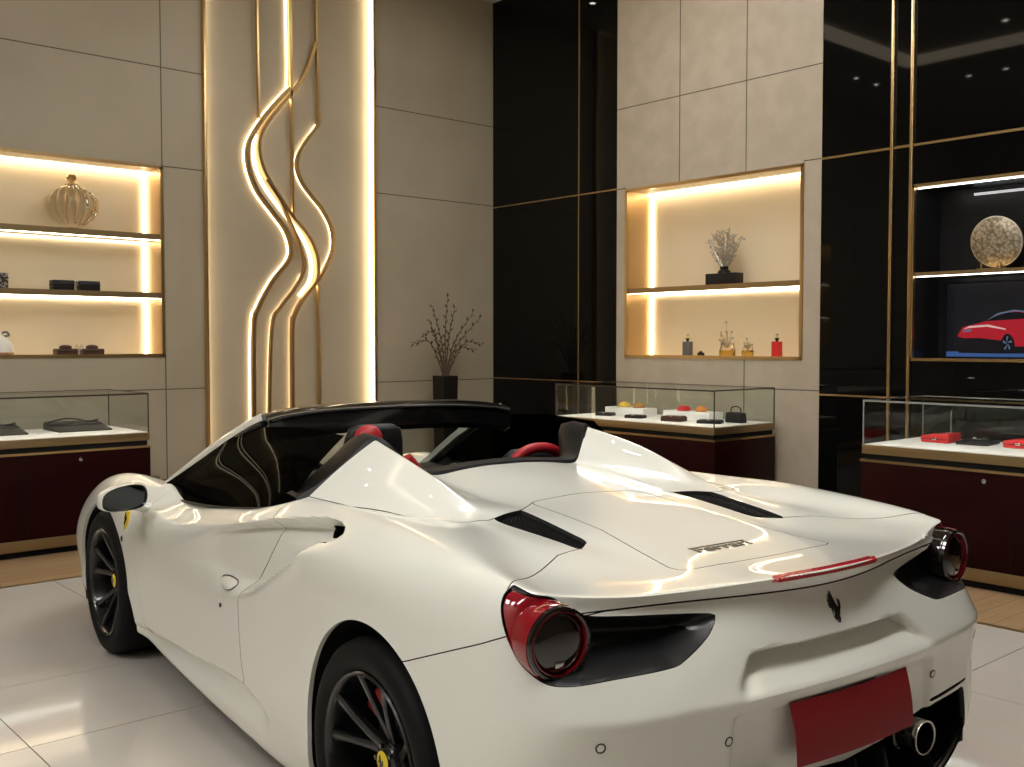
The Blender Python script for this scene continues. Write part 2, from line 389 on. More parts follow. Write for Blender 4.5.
SLIT = [(.42,.463),(.69,.463),(.705,.468),(.70,.474),(.42,.474)]
HOLE = [(.515,.912),(.36,.925),(.31,.918),(.33,.897),(.50,.873),(.532,.888)]
SEAMQ = [(.80,.337),(.37,.264),(.37,.254),(.80,.329)]
def fld(V):
    x, y, z = V[:,0], V[:,1], V[:,2]; ay = np.abs(y)
    d = {}
    d['arch'] = arch_field(V)
    d['diff'] = np.where((x < -.45), -sdpoly(DIFF, ay, z), 1.0)
    d['slit'] = np.where((x < -.45), -sdpoly(SLIT, ay, z), 1.0)
    d['hole'] = np.where(ay > .7, -sdpoly(HOLE, x, z), 1.0)
    d['seamq'] = np.where(ay > .7, -sdpoly(SEAMQ, x, z), 1.0)
    d['light'] = np.where((z > .6) & (x < -.3), np.minimum(lightsd(V), .8965+.35*np.maximum(ay-.765, 0)-z), -1.0)
    d['vent'] = np.where(z > .85, sdpoly(VENT, x, ay), -1.0)
    d['cover'] = np.where(z > .85, sdpoly(COVER, x, ay), -1.0)
    D = [(-1,-.5),(-1,1.3),(-.62,1.02),(-.492,.835),(-.292,.538),(-.258,.436),(-.19,.365),(.15,.335),(.21,.255),(.236,.222),(.266,0),(.266,-.5)]
    d['deck'] = np.where(z > .6, np.minimum(sdpoly(D, x, ay), z-.856), -1.0)
    T = [(.268,-.5),(.266,0),(.246,.19),(.236,.222),(.21,.255),(.152,.335),(.10,.470),(.085,.505),(.10,.600),(.31,.664),(.55,.722),(.79,.757),(1.3,.757),(1.3,-.5)]
    d['tonneau'] = np.where(z > .90, sdpoly(T, x, ay), -1.0)
    zs = np.interp(x, [-.62,-.551,-.493,-.212,0], [.855,.818,.793,.688,.66])
    d['bumper'] = np.minimum(zs-z, -x)
    DR = [(.81,1.2),(.845,.93),(.815,.890),(.83,.82),(.885,.742),(.97,.648),(1.008,.60),(.985,.50),(.95,.38),(.925,.335),(.94,.312),(1.0,.303),(1.3,.29),(1.9,.255),(2.06,.27),(2.13,.34),(2.19,.50),(2.20,.60),(2.16,.70),(2.14,1.2)]
    d['door'] = np.where(ay > .5, sdpoly(DR, x, z)*np.where(x > 2.02, 3.5, 1), -1.0)
    H = [(3.32,-1),(3.32,.42),(3.15,.52),(2.9,.60),(2.45,.665),(2.1,.66),(2.1,-1)]
    d['hood'] = np.where((z > .55), sdpoly(H, x, ay), -1.0)
    return d
def take(V, F, key, sign, off):
    return clip(V, F, sign*fld(V)[key]-off)
def side(V, F, s):
    # faces lying wholly on one side of the car
    F2 = [f for f in F if s*V[f[0],1] > 0]; used = sorted({i for f in F2 for i in f}); mp = {u: k for k, u in enumerate(used)}
    return V[used], [tuple(mp[i] for i in f) for f in F2]
def vnormals(V, F):
    N = np.zeros_like(V)
    for f in F:
        n = np.cross(V[f[1]]-V[f[0]], V[f[2]]-V[f[0]])
        for i in f: N[i] += n
    return N/(np.linalg.norm(N, axis=1, keepdims=True)+1e-12)
def rimmed(V, F, depth=.014):
    """adds a turned-in edge round every open border, with verts of its own so the skin's shading stays clean"""
    N = vnormals(V, F); cnt = {}
    for f in F:
        for j in range(len(f)):
            a, b = f[j], f[(j+1)%len(f)]; k = (a, b) if a < b else (b, a); cnt[k] = None if k in cnt else (a, b)
    E = [v for v in cnt.values() if v]
    idx = {}; W = []
    base = len(V)
    for a, b in E:
        for q in (a, b):
            if q not in idx: idx[q] = base+len(W); W.append(V[q]); W.append(V[q]-N[q]*depth)
    F2 = [(idx[b], idx[a], idx[a]+1, idx[b]+1) for a, b in E]
    rimmed.E = E
    return np.vstack([V, np.array(W)]) if W else V, list(F)+F2
def panel(name, V, F, m=None, rim=.014, parent=car, angle=38, sub=None):
    nf = len(F); V0 = V
    if rim: V, F = rimmed(V, F, rim)
    o = mesh(name, V, F, [m or M['paint'], M['grey_line']], parent, True, angle)
    if rim and not m:
        w = np.minimum(arch_field(V0), np.where(V0[:,0] > -.4, V0[:,2]-.16, 1))
        for k, (a, b) in enumerate(rimmed.E):
            if w[a] > .004: o.data.polygons[nf+k].material_index = 1  # turned-in panel edges coloured dark to stand in for gap shade
    return o

V, F = BV, BF
for k in ('arch', 'diff', 'slit', 'hole'): V, F = take(V, F, k, 1, 0)
LV, LF = take(V, F, 'light', 1, G*.6)
V, F = take(V, F, 'light', -1, G*.6)
V, F = take(V, F, 'vent', -1, 0)
inner_src = (V, F)
CV, CF = take(V, F, 'cover', 1, G); V, F = take(V, F, 'cover', -1, G)
TV, TF = take(V, F, 'tonneau', 1, G); V, F = take(V, F, 'tonneau', -1, G)
DV, DF = take(V, F, 'deck', 1, G); V, F = take(V, F, 'deck', -1, G)
PV, PF = take(V, F, 'bumper', 1, G); V, F = take(V, F, 'bumper', -1, G)
OV, OF = take(V, F, 'door', 1, G); V, F = take(V, F, 'door', -1, G)
HV, HF = take(V, F, 'hood', 1, G); V, F = take(V, F, 'hood', -1, G)
shell = panel('body_shell', V, F)
cover = panel('engine_cover', CV, CF)
tonneau = panel('tonneau_cover', TV, TF)
deck = panel('rear_deck', DV, DF)
bumper = panel('rear_bumper', PV, PF)
hood = panel('hood', HV, HF)
door = {}
for s in (1, -1):
    v, f = side(OV, OF, s); door[s] = panel('door', v, f)
# black offset copy of the skin, added as shade behind the panel gaps
v, f = inner_src; n = vnormals(v, f); v = v-n*.022
x_, ay_, z_ = v[:,0], np.abs(v[:,1]), v[:,2]
bad = ((x_ > .66) & (z_ > .78) & (x_ < 2.4)) | ((x_ < -.46) & (z_ > .70)) | ((x_ < -.6) & (z_ > .60) & (ay_ < .6)) | ((ay_ > .7) & (x_ > .05) & (x_ < 1.9) & (z_ > .52)) | ((ay_ > .40) & (z_ > .92) & (x_ > -.1))
v, f = clip(v, f, np.minimum(arch_field(v, .012), np.where(bad, -1, 1)))
mesh('gap_backing', v, f, M['black_matte'], car)

def biggest(V, F):
    # the largest connected piece of a mesh
    par = list(range(len(V)))
    def find(i):
        while par[i] != i: par[i] = par[par[i]]; i = par[i]
        return i
    for f in F:
        r = find(f[0])
        for i in f[1:]: par[find(i)] = r
    cnt = {}
    for f in F: r = find(f[0]); cnt[r] = cnt.get(r, 0)+1
    best = max(cnt, key=cnt.get); F2 = [f for f in F if find(f[0]) == best]; used = sorted({i for f in F2 for i in f}); mp = {u: k for k, u in enumerate(used)}
    return V[used], [tuple(mp[i] for i in f) for f in F2]
M['bay_black'] = mat('bay_black', (.010,.010,.011), .28)
M['dark_red_ring'] = mat('dark_red_ring', (.22,.003,.008), .2, coat=1)
# ------------------------------------------------------------ tail light housings
for s in (1, -1):
    v, f = side(LV, LF, s)
    LX, LY, LZ = -.602, .806, .807
    def rc(q): return np.hypot(np.abs(q[:,1])-LY, q[:,2]-LZ)
    e2 = lightsd(v); dish = sstep(0, .045, e2)
    w = v.copy(); k_ = sstep(.36, .50, np.abs(v[:,1]))
    w[:,0] += .080*dish*k_ + .010*sstep(0, .01, e2); w[:,1] -= s*.05*dish*sstep(.80, .90, np.abs(v[:,1]))
    bay = mesh('light_bay', w, f, M['bay_black'], car, True, 60)
    rv, rf = rimmed(v, f, .02); k = len(v); mesh('light_surround', rv[k:], [tuple(i-k for i in q) for q in rf[len(f):]], M['black_gloss'], bay, True, 60)
    lv, lf = clip(v, f, lightsd(v)-.005)
    lv, lf = clip(lv, lf, rc(lv)-.088)
    lv, lf = clip(lv, lf, np.abs(lv[:,1])-LY+.02+.25*np.maximum(LZ-lv[:,2], 0))
    lv, lf = biggest(lv, lf)
    N_ = vnormals(lv, lf); lv = lv-N_*.003
    lens = panel('tail_light_lens', lv, lf, M['red_lens'], .02, bay); lens['label'] = 'glossy red outer lens'
    T = Matrix.Translation((LX, s*LY, LZ)) @ Matrix.Rotation(-PI/2, 4, 'Y') @ Matrix.Rotation(math.radians(s*-5), 4, 'X')
    b = MB(); b.lathe([(.090,-.10),(.089,.024),(.086,.034),(.084,.036)], 56, T=T, caps=False)
    b.build('lamp_barrel', M['dark_lens'], bay)
    V_ = []; F_ = []; nn = 28
    for k in range(nn+1):
        a = (s*PI/2 if s > 0 else -PI/2)+(k/nn-.5)*3.3
        for r, h in ((.0905,-.09),(.0905,.0),(.0900,.026),(.0880,.033)): V_.append(T @ Vector((r*math.cos(a), r*math.sin(a), h)))
    F_ = [(k*4+q, k*4+q+1, k*4+5+q, k*4+4+q) for k in range(nn) for q in range(3)]
    o = mesh('lamp_sleeve', V_, F_, M['red_lens'], bay); o['label'] = 'red outboard sleeve of the round lamp'
    b = MB(); b.lathe([(.087,.032),(.085,.040),(.079,.043),(.075,.040),(.074,.030)], 56, T=T, caps=False); b.build('lamp_bezel', M['dark_lens'], bay)
    b = MB(); b.lathe([(.0745,.034),(.0740,.0405),(.0718,.041),(.0710,.030)], 56, T=T, caps=False)
    o = b.build('lamp_ring', M['dark_red_ring'], bay); o['label'] = 'thin red ring of the round lamp'
    b = MB(); b.lathe([(.070,.028),(.066,.033),(.050,.038),(.03,.041),(.0001,.042)], 48, T=T)
    b.build('lamp_face', M['dark_lens'], bay)
    b = MB(); b.box((-.010,-.014,.036),(.006,.010,.041), T=T @ Matrix.Translation((-.045,.004*s,0)))
    b.build('lamp_reflector', M['chrome'], bay, bevel=.002)

# ------------------------------------------------------------ marks and fittings on the panels
from mathutils.bvhtree import BVHTree
bvh = BVHTree.FromPolygons([Vector(q) for q in BV], BF)
def on_x(y, z, off=0):   # rear face point
    h = bvh.ray_cast(Vector((-2, y, z)), Vector((1, 0, 0))); return h[0].x-off
def on_y(x, z, s=1, off=0):
    h = bvh.ray_cast(Vector((x, 2*s, z)), Vector((0, -s, 0))); return h[0].y+s*off
def on_z(x, y, off=0):
    h = bvh.ray_cast(Vector((x, y, 2)), Vector((0, 0, -1))); return h[0].z+off
# third brake light, following the lip
b = MB(); ys = np.linspace(-.212, .212, 31); V_ = []; F_ = []
def blx(y): return on_x(y, .893)+.010
for y in ys:
    x = blx(y); hw = .0085*min(1, (abs(abs(y)-.212)/.012)+.35); zt_ = on_z(x, y); xf = x-.010; k_ = min(1, (.2125-abs(y))/.012+.3); V_ += [(xf+.014*k_, y, zt_+.0035), (xf-.001, y, zt_+.0030), (xf-.0075, y, zt_-.004), (xf-.0075, y, zt_-.004-.008*k_), (xf+.014*k_, y, zt_-.013)]
for i in range(30):
    for k in range(5): F_.append((i*5+k, i*5+(k+1)%5, i*5+5+(k+1)%5, i*5+5+k))
F_ += [(0,1,2,3,4), (154,153,152,151,150)]
b.add(V_, F_); o = b.build('brake_light', M['red_ring'], deck, angle=25); o['label'] = 'slim red brake light strip in the tail lip'
rib_m = mat('dark_red_rib', (.16,.002,.008), .3)
b = MB()
for y in np.linspace(-.20, .20, 27):
    x = blx(y); zt_ = on_z(x, y); b.box((x-.0180, y-.0018, zt_-.011), (x-.006, y+.0018, zt_-.001))
b.build('brake_light_rib', rib_m, o)
# prancing horse badge: an outline drawn in the rear face's (y, z) plane
H = [(-.14,1.0),(-.08,.92),(-.02,.80),(.03,.70),(.07,.62),(.12,.54),(.18,.47),(.24,.48),(.27,.57),(.23,.66),(.27,.72),(.35,.66),(.37,.54),(.33,.42),(.25,.36),(.22,.28),(.15,.22),(.17,.12),(.11,.02),(.02,.0),(.07,.08),(.07,.18),(.08,.26),(.03,.33),(-.05,.28),(-.10,.22),(-.05,.14),(-.11,.10),(-.19,.20),(-.13,.32),(-.06,.42),(-.10,.48),(-.20,.44),(-.31,.48),(-.37,.59),(-.31,.61),(-.24,.53),(-.14,.57),(-.24,.64),(-.35,.73),(-.29,.77),(-.18,.70),(-.11,.69),(-.12,.78),(-.19,.80),(-.27,.79),(-.29,.85),(-.20,.92)]
def horse(name, m, parent, P, h, T3, t=.004):
    # T3(a, b, c): a = across, b = up, c = out of the surface
    n = len(H); W = h*.8; V_ = [T3(a*W, (q-.5)*h, 0) for a, q in H]+[T3(a*W, (q-.5)*h, t) for a, q in H]
    me = bpy.data.meshes.new(name); bm = bmesh.new(); vs = [bm.verts.new(q) for q in V_]
    f1 = bm.faces.new(vs[n:]); f0 = bm.faces.new(vs[:n][::-1])
    for i in range(n): bm.faces.new((vs[i], vs[(i+1)%n], vs[n+(i+1)%n], vs[n+i]))
    bmesh.ops.triangulate(bm, faces=[f1, f0]); bmesh.ops.recalc_face_normals(bm, faces=bm.faces[:]); bm.to_mesh(me); bm.free(); me.materials.append(m)
    return link(name, me, parent)
horse('horse_badge', M['badge_metal'], bumper, None, .082, lambda a, q, c: (on_x(-.012-a, .797+q)-c-.0008, -.012-a, .797+q), .0035)
# lettering on the engine cover
def text(name, body, m, parent, M4, size, ext=.001, sx=1.0, bold=0.0):
    cu = bpy.data.curves.new(name, 'FONT'); cu.body = body; cu.size = size; cu.extrude = ext; cu.align_x = 'CENTER'; cu.align_y = 'CENTER'; cu.offset = bold; cu.resolution_u = 3
    t = link('t', cu); bpy.context.view_layer.update(); dg = bpy.context.evaluated_depsgraph_get()
    me = bpy.data.meshes.new_from_object(t.evaluated_get(dg)); bpy.data.objects.remove(t); bpy.data.curves.remove(cu)
    me.name = name; me.transform(Matrix.Diagonal((sx, 1, 1, 1))); me.transform(M4); me.materials.clear(); me.materials.append(m)
    return link(name, me, parent)
# reads from behind the car: text right = -y, text up = +x
zt = on_z(-.40, 0, .0015)
R3 = Matrix(((0,1,0,0),(-1,0,0,0),(0,0,1,0),(0,0,0,1)))
text('cover_lettering', 'Ferrari', M['dark_chrome'], cover, Matrix.Translation((-.405, .018, zt)) @ Matrix.Rotation(math.radians(-4), 4, 'Y') @ R3, .058, .0012, 1.45, .0008)
b = MB(); b.box((-.384, -.095, zt+.0005), (-.380, .135, zt+.003)); b.build('lettering_bar', M['dark_chrome'], cover)
# parking sensors in the bumper
for y, z in ((.767,.586), (.426,.545), (-.426,.545), (-.767,.586)):
    x = on_x(y, z); nn = bvh.find_nearest(Vector((x, y, z)))[1]; q = nn.to_track_quat('Z', 'Y').to_matrix().to_4x4()
    T = Matrix.Translation((x, y, z)) @ q
    b = MB(); b.lathe([(.0125,-.001),(.0125,.0012),(.0095,.0012),(.0095,-.001)], 24, T=T, closed=True); o = b.build('parking_sensor', M['grey_line'], bumper)
    b = MB(); b.lathe([(.009,0),(.008,.0018),(.0001,.002)], 24, T=T); b.build('sensor_face', M['paint'], o)
# red number plate, slightly bowed, its upper edge tucked under the ledge
b = MB(); nY, nZ = 24, 8; Vp = []; Fp = []
for side_ in (0, 1):
    for i in range(nZ+1):
        for k in range(nY+1):
            y = .238-.487*k/nY; z = .606-.165*i/nZ - .004*math.sin(PI*k/nY); u = i/nZ
            x = -.836-.006*u+.022*abs((k/nY-.5)*2)**2*.3 - (.0 if side_ else .003) - .006*math.sin(PI*u)
            y += (-.030*u)*(1 if k > nY*.5 else .8)*1.0
            Vp.append((x, y, z))
n1 = (nZ+1)*(nY+1)
for i in range(nZ):
    for k in range(nY):
        a = i*(nY+1)+k; Fp.append((a, a+nY+1, a+nY+2, a+1)); Fp.append((n1+a+1, n1+a+nY+2, n1+a+nY+1, n1+a))
for k in range(nY):
    Fp.append((k, k+1, n1+k+1, n1+k)); a = nZ*(nY+1)+k; Fp.append((a+1, a, n1+a, n1+a+1))
for i in range(nZ):
    a = i*(nY+1); Fp.append((a+nY+1, a, n1+a, n1+a+nY+1)); a += nY; Fp.append((a, a+nY+1, n1+a+nY+1, n1+a))
b.add(Vp, Fp); o = b.build('number_plate', M['plate'], car); o['label'] = 'plain red number plate'
for y_ in (.05, -.15):
    b = MB(); b.box((-.832, y_, .47), (-.80, y_+.05, .58)); b.build('plate_bracket', M['black_plastic'], o)

# ------------------------------------------------------------ diffuser, exhausts
b = MB()
prof = [(-.775,.60),(-.735,.70)]
# back panel of the diffuser
b.prism([(-.46,.16),(.46,.16),(.64,.26),(.755,.34),(.72,.46),(-.72,.46),(-.755,.34),(-.64,.26)], -.655, -.63, 'yz')
b.box((-.80,-.44,.165), (-.30,.44,.185)); b.box((-.60,-.60,.17), (-.30,.60,.19))
o = b.build('diffuser', M['black_plastic'], car, bevel=.004)
for s in (1, -1):
    b = MB(); q = [(-.80,s*.30,.235),(-.79,s*.52,.285),(-.745,s*.70,.335),(-.69,s*.755,.345),(-.60,s*.765,.345),(-.58,s*.30,.22)]; b.add(q+[(x,y,z-.012) for x,y,z in q], [(0,1,2,3,4,5),(11,10,9,8,7,6)]+[(i,(i+1)%6,6+(i+1)%6,6+i) for i in range(6)]); b.build('diffuser_shelf', M['black_plastic'], o, smooth=False)
    b = MB(); b.box((-.715,s*.715,.25), (-.45,s*.742,.452)); b.build('pocket_wall', M['black_matte'], o, smooth=False)
for y in (-.42,-.20,-.07,.07,.20,.42):
    b = MB(); b.prism([(-.83,.20),(-.835,.24),(-.80,.31 if abs(y) > .2 else .385),(-.65,.40),(-.4,.17),(-.4,.14),(-.80,.155)], y-.006, y+.006, 'xz'); b.build('diffuser_fin', M['black_plastic'], o, bevel=.002)
for s in (1, -1):
    # winglet at the outer corner
    b = MB(); b.tube(spline([(-.83,s*.26,.225),(-.82,s*.42,.262),(-.79,s*.56,.300),(-.75,s*.67,.330)], 6), [.010]*19, 8); b.build('diffuser_winglet', M['black_gloss'], o)
    b = MB(); b.prism([(-.62*1,.0),(.0,.0)], 0, 1) if 0 else None
    T = Matrix.Translation((-.842, s*.328, .394)) @ Matrix.Diagonal((.86,.86,.86,1)) @ Matrix.Rotation(math.radians(-90), 4, 'Y')
    b.lathe([(.056,-.20),(.056,-.002),(.0535,.003),(.050,0),(.048,-.02),(.046,-.2)], 40, T=T, closed=True); b.lathe([(.048,-.19),(.0001,-.19)], 24, T=T)
    p = b.build('exhaust_pipe', M['dark_chrome'], car)
    b = MB(); b.lathe([(.0565,-.012),(.0575,-.003),(.0555,.004),(.051,.003),(.050,-.012)], 40, T=T, closed=True); q = b.build('exhaust_rim', M['pipe'], p); q['label'] = 'bright steel rim'
    b = MB(); b.lathe([(.047,-.18),(.0001,-.181)], 24, T=T); b.build('exhaust_bore', M['black_matte'], p)
    b = MB(); b.lathe([(.066,-.20),(.066,-.12),(.062,-.075),(.056,-.07)], 40, T=T); b.build('exhaust_shroud', M['black_gloss'], p)

# engine cover side grilles
def yin(x): return np.interp(x, [-.262,-.205,-.18,.150], [.430,.362,.352,.332])
def yout(x): return np.interp(x, [-.262,-.250,.05,.085,.105,.152], [.430,.442,.478,.476,.462,.332])
for s in (1, -1):
    X_ = np.linspace(-.259, .146, 28); V_ = []
    def gz(x, y): return on_z(x, s*y)-.016
    for x in X_:
        for t in (0, .25, .5, .75, 1): y = yin(x)+(yout(x)-yin(x))*t; V_.append((x, s*y, gz(x, y)))
    g = mesh('vent_grille', V_, [(i*5+q, i*5+q+1, i*5+6+q, i*5+5+q) for i in range(27) for q in range(4)], M['black_matte'], car); g['label'] = 'black mesh air outlet beside the engine cover'
    b = MB()
    for x in np.linspace(-.25, .135, 34):
        ya, yb = yin(x), yout(x); b.tube([(x, s*(ya+(yb-ya)*t), gz(x, ya+(yb-ya)*t)+.003) for t in (0, .5, 1)], .0016, 5)
    for k in range(1, 8):
        b.tube([(x, s*(yin(x)+(yout(x)-yin(x))*k/8), gz(x, yin(x)+(yout(x)-yin(x))*k/8)+.003) for x in np.linspace(.12, -.22, 10)], .0014, 5)
    b.build('grille_mesh', M['black_plastic'], g)
# side intake depth
for s in (1, -1):
    b = MB(); b.box((.27, s*.66, .862), (.58, s*.765, .935)) ; b.build('intake_duct', M['black_matte'], car)
    o = door[s]
    # door handle: a flap in the scoop
    hl = [tuple(q[:2]) for q in spline([(-.078,-.002,0),(-.062,.012,0),(0,.017,0),(.060,.014,0),(.074,.002,0),(.050,-.014,0),(.0,-.021,0),(-.055,-.016,0),(-.078,-.002,0)], 3)][:-1]
    def hp(a, q, c): x_ = 1.172-a; z_ = .617+q; return (x_, on_y(x_, z_, s, c), z_)
    n = len(hl); V_ = []
    for sc_, c in ((1.0,-.004),(1.0,.006),(.95,.010),(.80,.011),(.4,.012)): V_ += [hp(a*sc_, q*sc_, c) for a, q in hl]
    b = MB(); b.add(V_, [(i*n+q, i*n+(q+1)%n, (i+1)*n+(q+1)%n, (i+1)*n+q) for i in range(4) for q in range(n)]+[tuple(4*n+q for q in range(n))])
    b.build('door_handle', M['paint'], o, angle=50)
    b = MB(); b.tube([hp(a*1.06, q*1.12+.001, .0015) for a, q in hl], .0022, 5, closed=True); b.build('handle_gap', M['grey_line'], o)
    y0 = on_y(1.197, .532, s); T = Matrix.Translation((1.197, y0, .532)) @ Matrix.Rotation(PI/2, 4, 'X')
    b = MB(); b.lathe([(.008,-.004),(.008,.003),(.0001,.004)], 16, T=T); b.build('door_lock', M['grey_line'], o)
    y0 = on_y(2.355, .600, s); b = MB(); b.sphere((2.355, y0, .600), .014, sc=(.8,.4,1.1)); q = b.build('side_marker', M['black_gloss'], shell)
    # yellow shield with the horse
    y0 = on_y(2.315, .695, s); sh = [(-.030,.036),(.030,.036),(.032,.0),(.020,-.028),(0,-.044),(-.020,-.028),(-.032,0)]
    ya = on_y(2.315, .73, s); yb = on_y(2.315, .655, s); sl = (ya-yb)/.075
    b = MB(); n = len(sh)
    V_ = [(2.315+a, y0+sl*q-s*.004, .695+q) for a, q in sh]+[(2.315+a, y0+sl*q+s*.004, .695+q) for a, q in sh]
    b.add(V_, [tuple(range(n)), tuple(range(n, 2*n))]+[(i, (i+1)%n, n+(i+1)%n, n+i) for i in range(n)]); sb = b.build('shield_badge', M['yellow'], shell, smooth=False)
    horse('badge_horse', M['black_gloss'], sb, None, .058, lambda a, q, c: (2.315-s*a*1.0, y0+sl*q+s*(.0045+c*.4), .697+q))
# ------------------------------------------------------------ wheels
def wheel(x, s, front):
    yo = .966 if front else .968; w = .235 if front else .295; R = .344 if front else .345; rr = .258
    root = link('wheel', None, car); root.location = (x, 0, R)
    yc = yo-w/2
    def Y(v): return s*v
    b = MB(); b.lathe([(rr-.006,Y(yo-.012)),(rr+.004,Y(yo-.004)),(rr+.02,Y(yo+.003)),(R-.045,Y(yo+.006)),(R-.022,Y(yo-.002)),(R-.008,Y(yo-.016)),(R-.001,Y(yo-.045)),(R,Y(yc)),(R-.001,Y(yo-w+.045)),(R-.008,Y(yo-w+.016)),(R-.022,Y(yo-w+.002)),(R-.045,Y(yo-w-.006)),(rr,Y(yo-w+.004))], 80, axis='y', caps=False)
    t = b.build('tyre', M['tyre'], root, angle=50)
    b = MB()
    for dy in (-.05, -.015, .02, .055): b.lathe([(R+.0006,Y(yc+dy-.003)),(R+.0006,Y(yc+dy+.003))], 80, axis='y', caps=False)
    b.build('tread_groove', M['black_matte'], t)
    b = MB(); b.lathe([(rr-.003,Y(yo-.004)),(rr-.008,Y(yo+.001)),(rr-.016,Y(yo-.004)),(rr-.020,Y(yo-.02)),(rr-.030,Y(yo-.06)),(rr-.036,Y(yo-w+.03)),(rr-.006,Y(yo-w+.01))], 72, axis='y', caps=False)
    rim = b.build('rim', M['rim'], root, angle=60)
    for k in range(5):
        for d in (-1, 1):
            a = 2*PI*k/5+PI/2+.0+d*.16; a2 = 2*PI*k/5+PI/2+d*.30*.9
            pts = [(.045, a-d*.10, yo-.078), (.10, a, yo-.058), (.17, a2*.6+a*.4, yo-.034), (rr-.016, a2, yo-.012)]
            hw = [.017, .012, .011, .015]; th = [.030, .024, .020, .018]
            V_ = []
            for (r, an, yy), h_, tt in zip(pts, hw, th):
                c = Vector((r*math.cos(an), 0, r*math.sin(an))); tg = Vector((-math.sin(an), 0, math.cos(an)))
                V_ += [c+tg*h_*1.15+Vector((0, Y(yy-tt), 0)), c+tg*h_+Vector((0, Y(yy-.004), 0)), c+tg*h_*.4+Vector((0, Y(yy), 0)), c-tg*h_*.4+Vector((0, Y(yy), 0)), c-tg*h_+Vector((0, Y(yy-.004), 0)), c-tg*h_*1.15+Vector((0, Y(yy-tt), 0))]
            F_ = [(i*6+q, i*6+(q+1)%6, i*6+6+(q+1)%6, i*6+6+q) for i in range(3) for q in range(6)]+[(0,1,2,3,4,5), (23,22,21,20,19,18)]
            b = MB(); b.add(V_, F_); b.build('spoke', M['rim'], rim, angle=25, bevel=.0015)
    b = MB(); b.lathe([(.055,Y(yo-.10)),(.055,Y(yo-.072)),(.048,Y(yo-.062)),(.034,Y(yo-.058)),(.033,Y(yo-.052))], 40, axis='y'); hub = b.build('hub', M['rim'], root)
    for k in range(5):
        a = 2*PI*k/5; b = MB(); b.lathe([(.007,Y(yo-.06)),(.007,Y(yo-.052)),(.0001,Y(yo-.051))], 8, c=(.043*math.cos(a),0,.043*math.sin(a)), axis='y'); b.build('wheel_bolt', M['dark_chrome'], hub)
    b = MB(); b.lathe([(.031,Y(yo-.058)),(.031,Y(yo-.051)),(.026,Y(yo-.048)),(.0001,Y(yo-.0465))], 32, axis='y'); cap = b.build('centre_cap', M['yellow'], root); cap['label'] = 'yellow centre cap with a black horse'
    horse('cap_horse', M['black_gloss'], cap, None, .044, lambda a, q, c: (-s*a, s*(yo-.0465+c*.3), q))
    b = MB(); b.lathe([(.19,Y(yo-.17)),(.19,Y(yo-.145)),(.08,Y(yo-.143)),(.08,Y(yo-.172))], 48, axis='y', closed=True); dsc = b.build('brake_disc', M['disc'], root)
    b = MB(); b.lathe([(.085,Y(yo-.18)),(.085,Y(yo-.13)),(.04,Y(yo-.11))], 32, axis='y'); b.build('disc_bell', M['rim'], dsc)
    a0 = math.radians(55 if not front else 125); V_ = []; F_ = []; n = 8
    for i in range(n+1):
        a = a0+(i/n-.5)*.85
        for r, yy in ((.135,yo-.19),(.135,yo-.105),(.20,yo-.095),(.215,yo-.12),(.215,yo-.19)): V_.append((r*math.cos(a), Y(yy), r*math.sin(a)))
    for i in range(n):
        for q in range(5): F_.append((i*5+q, i*5+(q+1)%5, i*5+5+(q+1)%5, i*5+5+q))
    F_ += [(0,1,2,3,4), (n*5+4,n*5+3,n*5+2,n*5+1,n*5)]
    b = MB(); b.add(V_, F_); q = b.build('brake_caliper', M['red_caliper'], root, bevel=.004); q['label'] = 'red brake caliper'
for s in (1, -1):
    wheel(0, s, False); wheel(2.665, s, True)
    for cx, cz, r in ((-.013,.365,.386), (2.69,.345,.384)):
        V_ = []; F_ = []; n = 36; a0, a1 = -.45, PI+.45
        for i in range(n+1):
            a = a0+(a1-a0)*i/n
            for yy in (.945, .62, .50): V_.append((cx+r*(1.1 if cx > 1 else 1)*math.cos(a), s*yy, cz+r*math.sin(a)))
        for i in range(n):
            for q in range(2): F_.append((i*3+q, i*3+3+q, i*3+4+q, i*3+1+q))
        k = len(V_); V_.append((cx, s*.50, cz)); F_ += [(i*3+2, i*3+5, k) for i in range(n)]
        mesh('wheel_liner', V_, F_, M['black_matte'], car)
# underbody
b = MB(); b.prism([(3.55,-.60),(3.62,0),(3.55,.60),(3.15,.80),(3.10,.55),(2.25,.55),(2.15,.84),(.45,.84),(.42,.52),(-.42,.52),(-.45,.80),(-.62,.74),(-.62,-.74),(-.45,-.80),(-.42,-.52),(.42,-.52),(.45,-.84),(2.15,-.84),(2.25,-.55),(3.10,-.55),(3.15,-.80)], .115, .16); b.build('underbody', M['black_matte'], car)

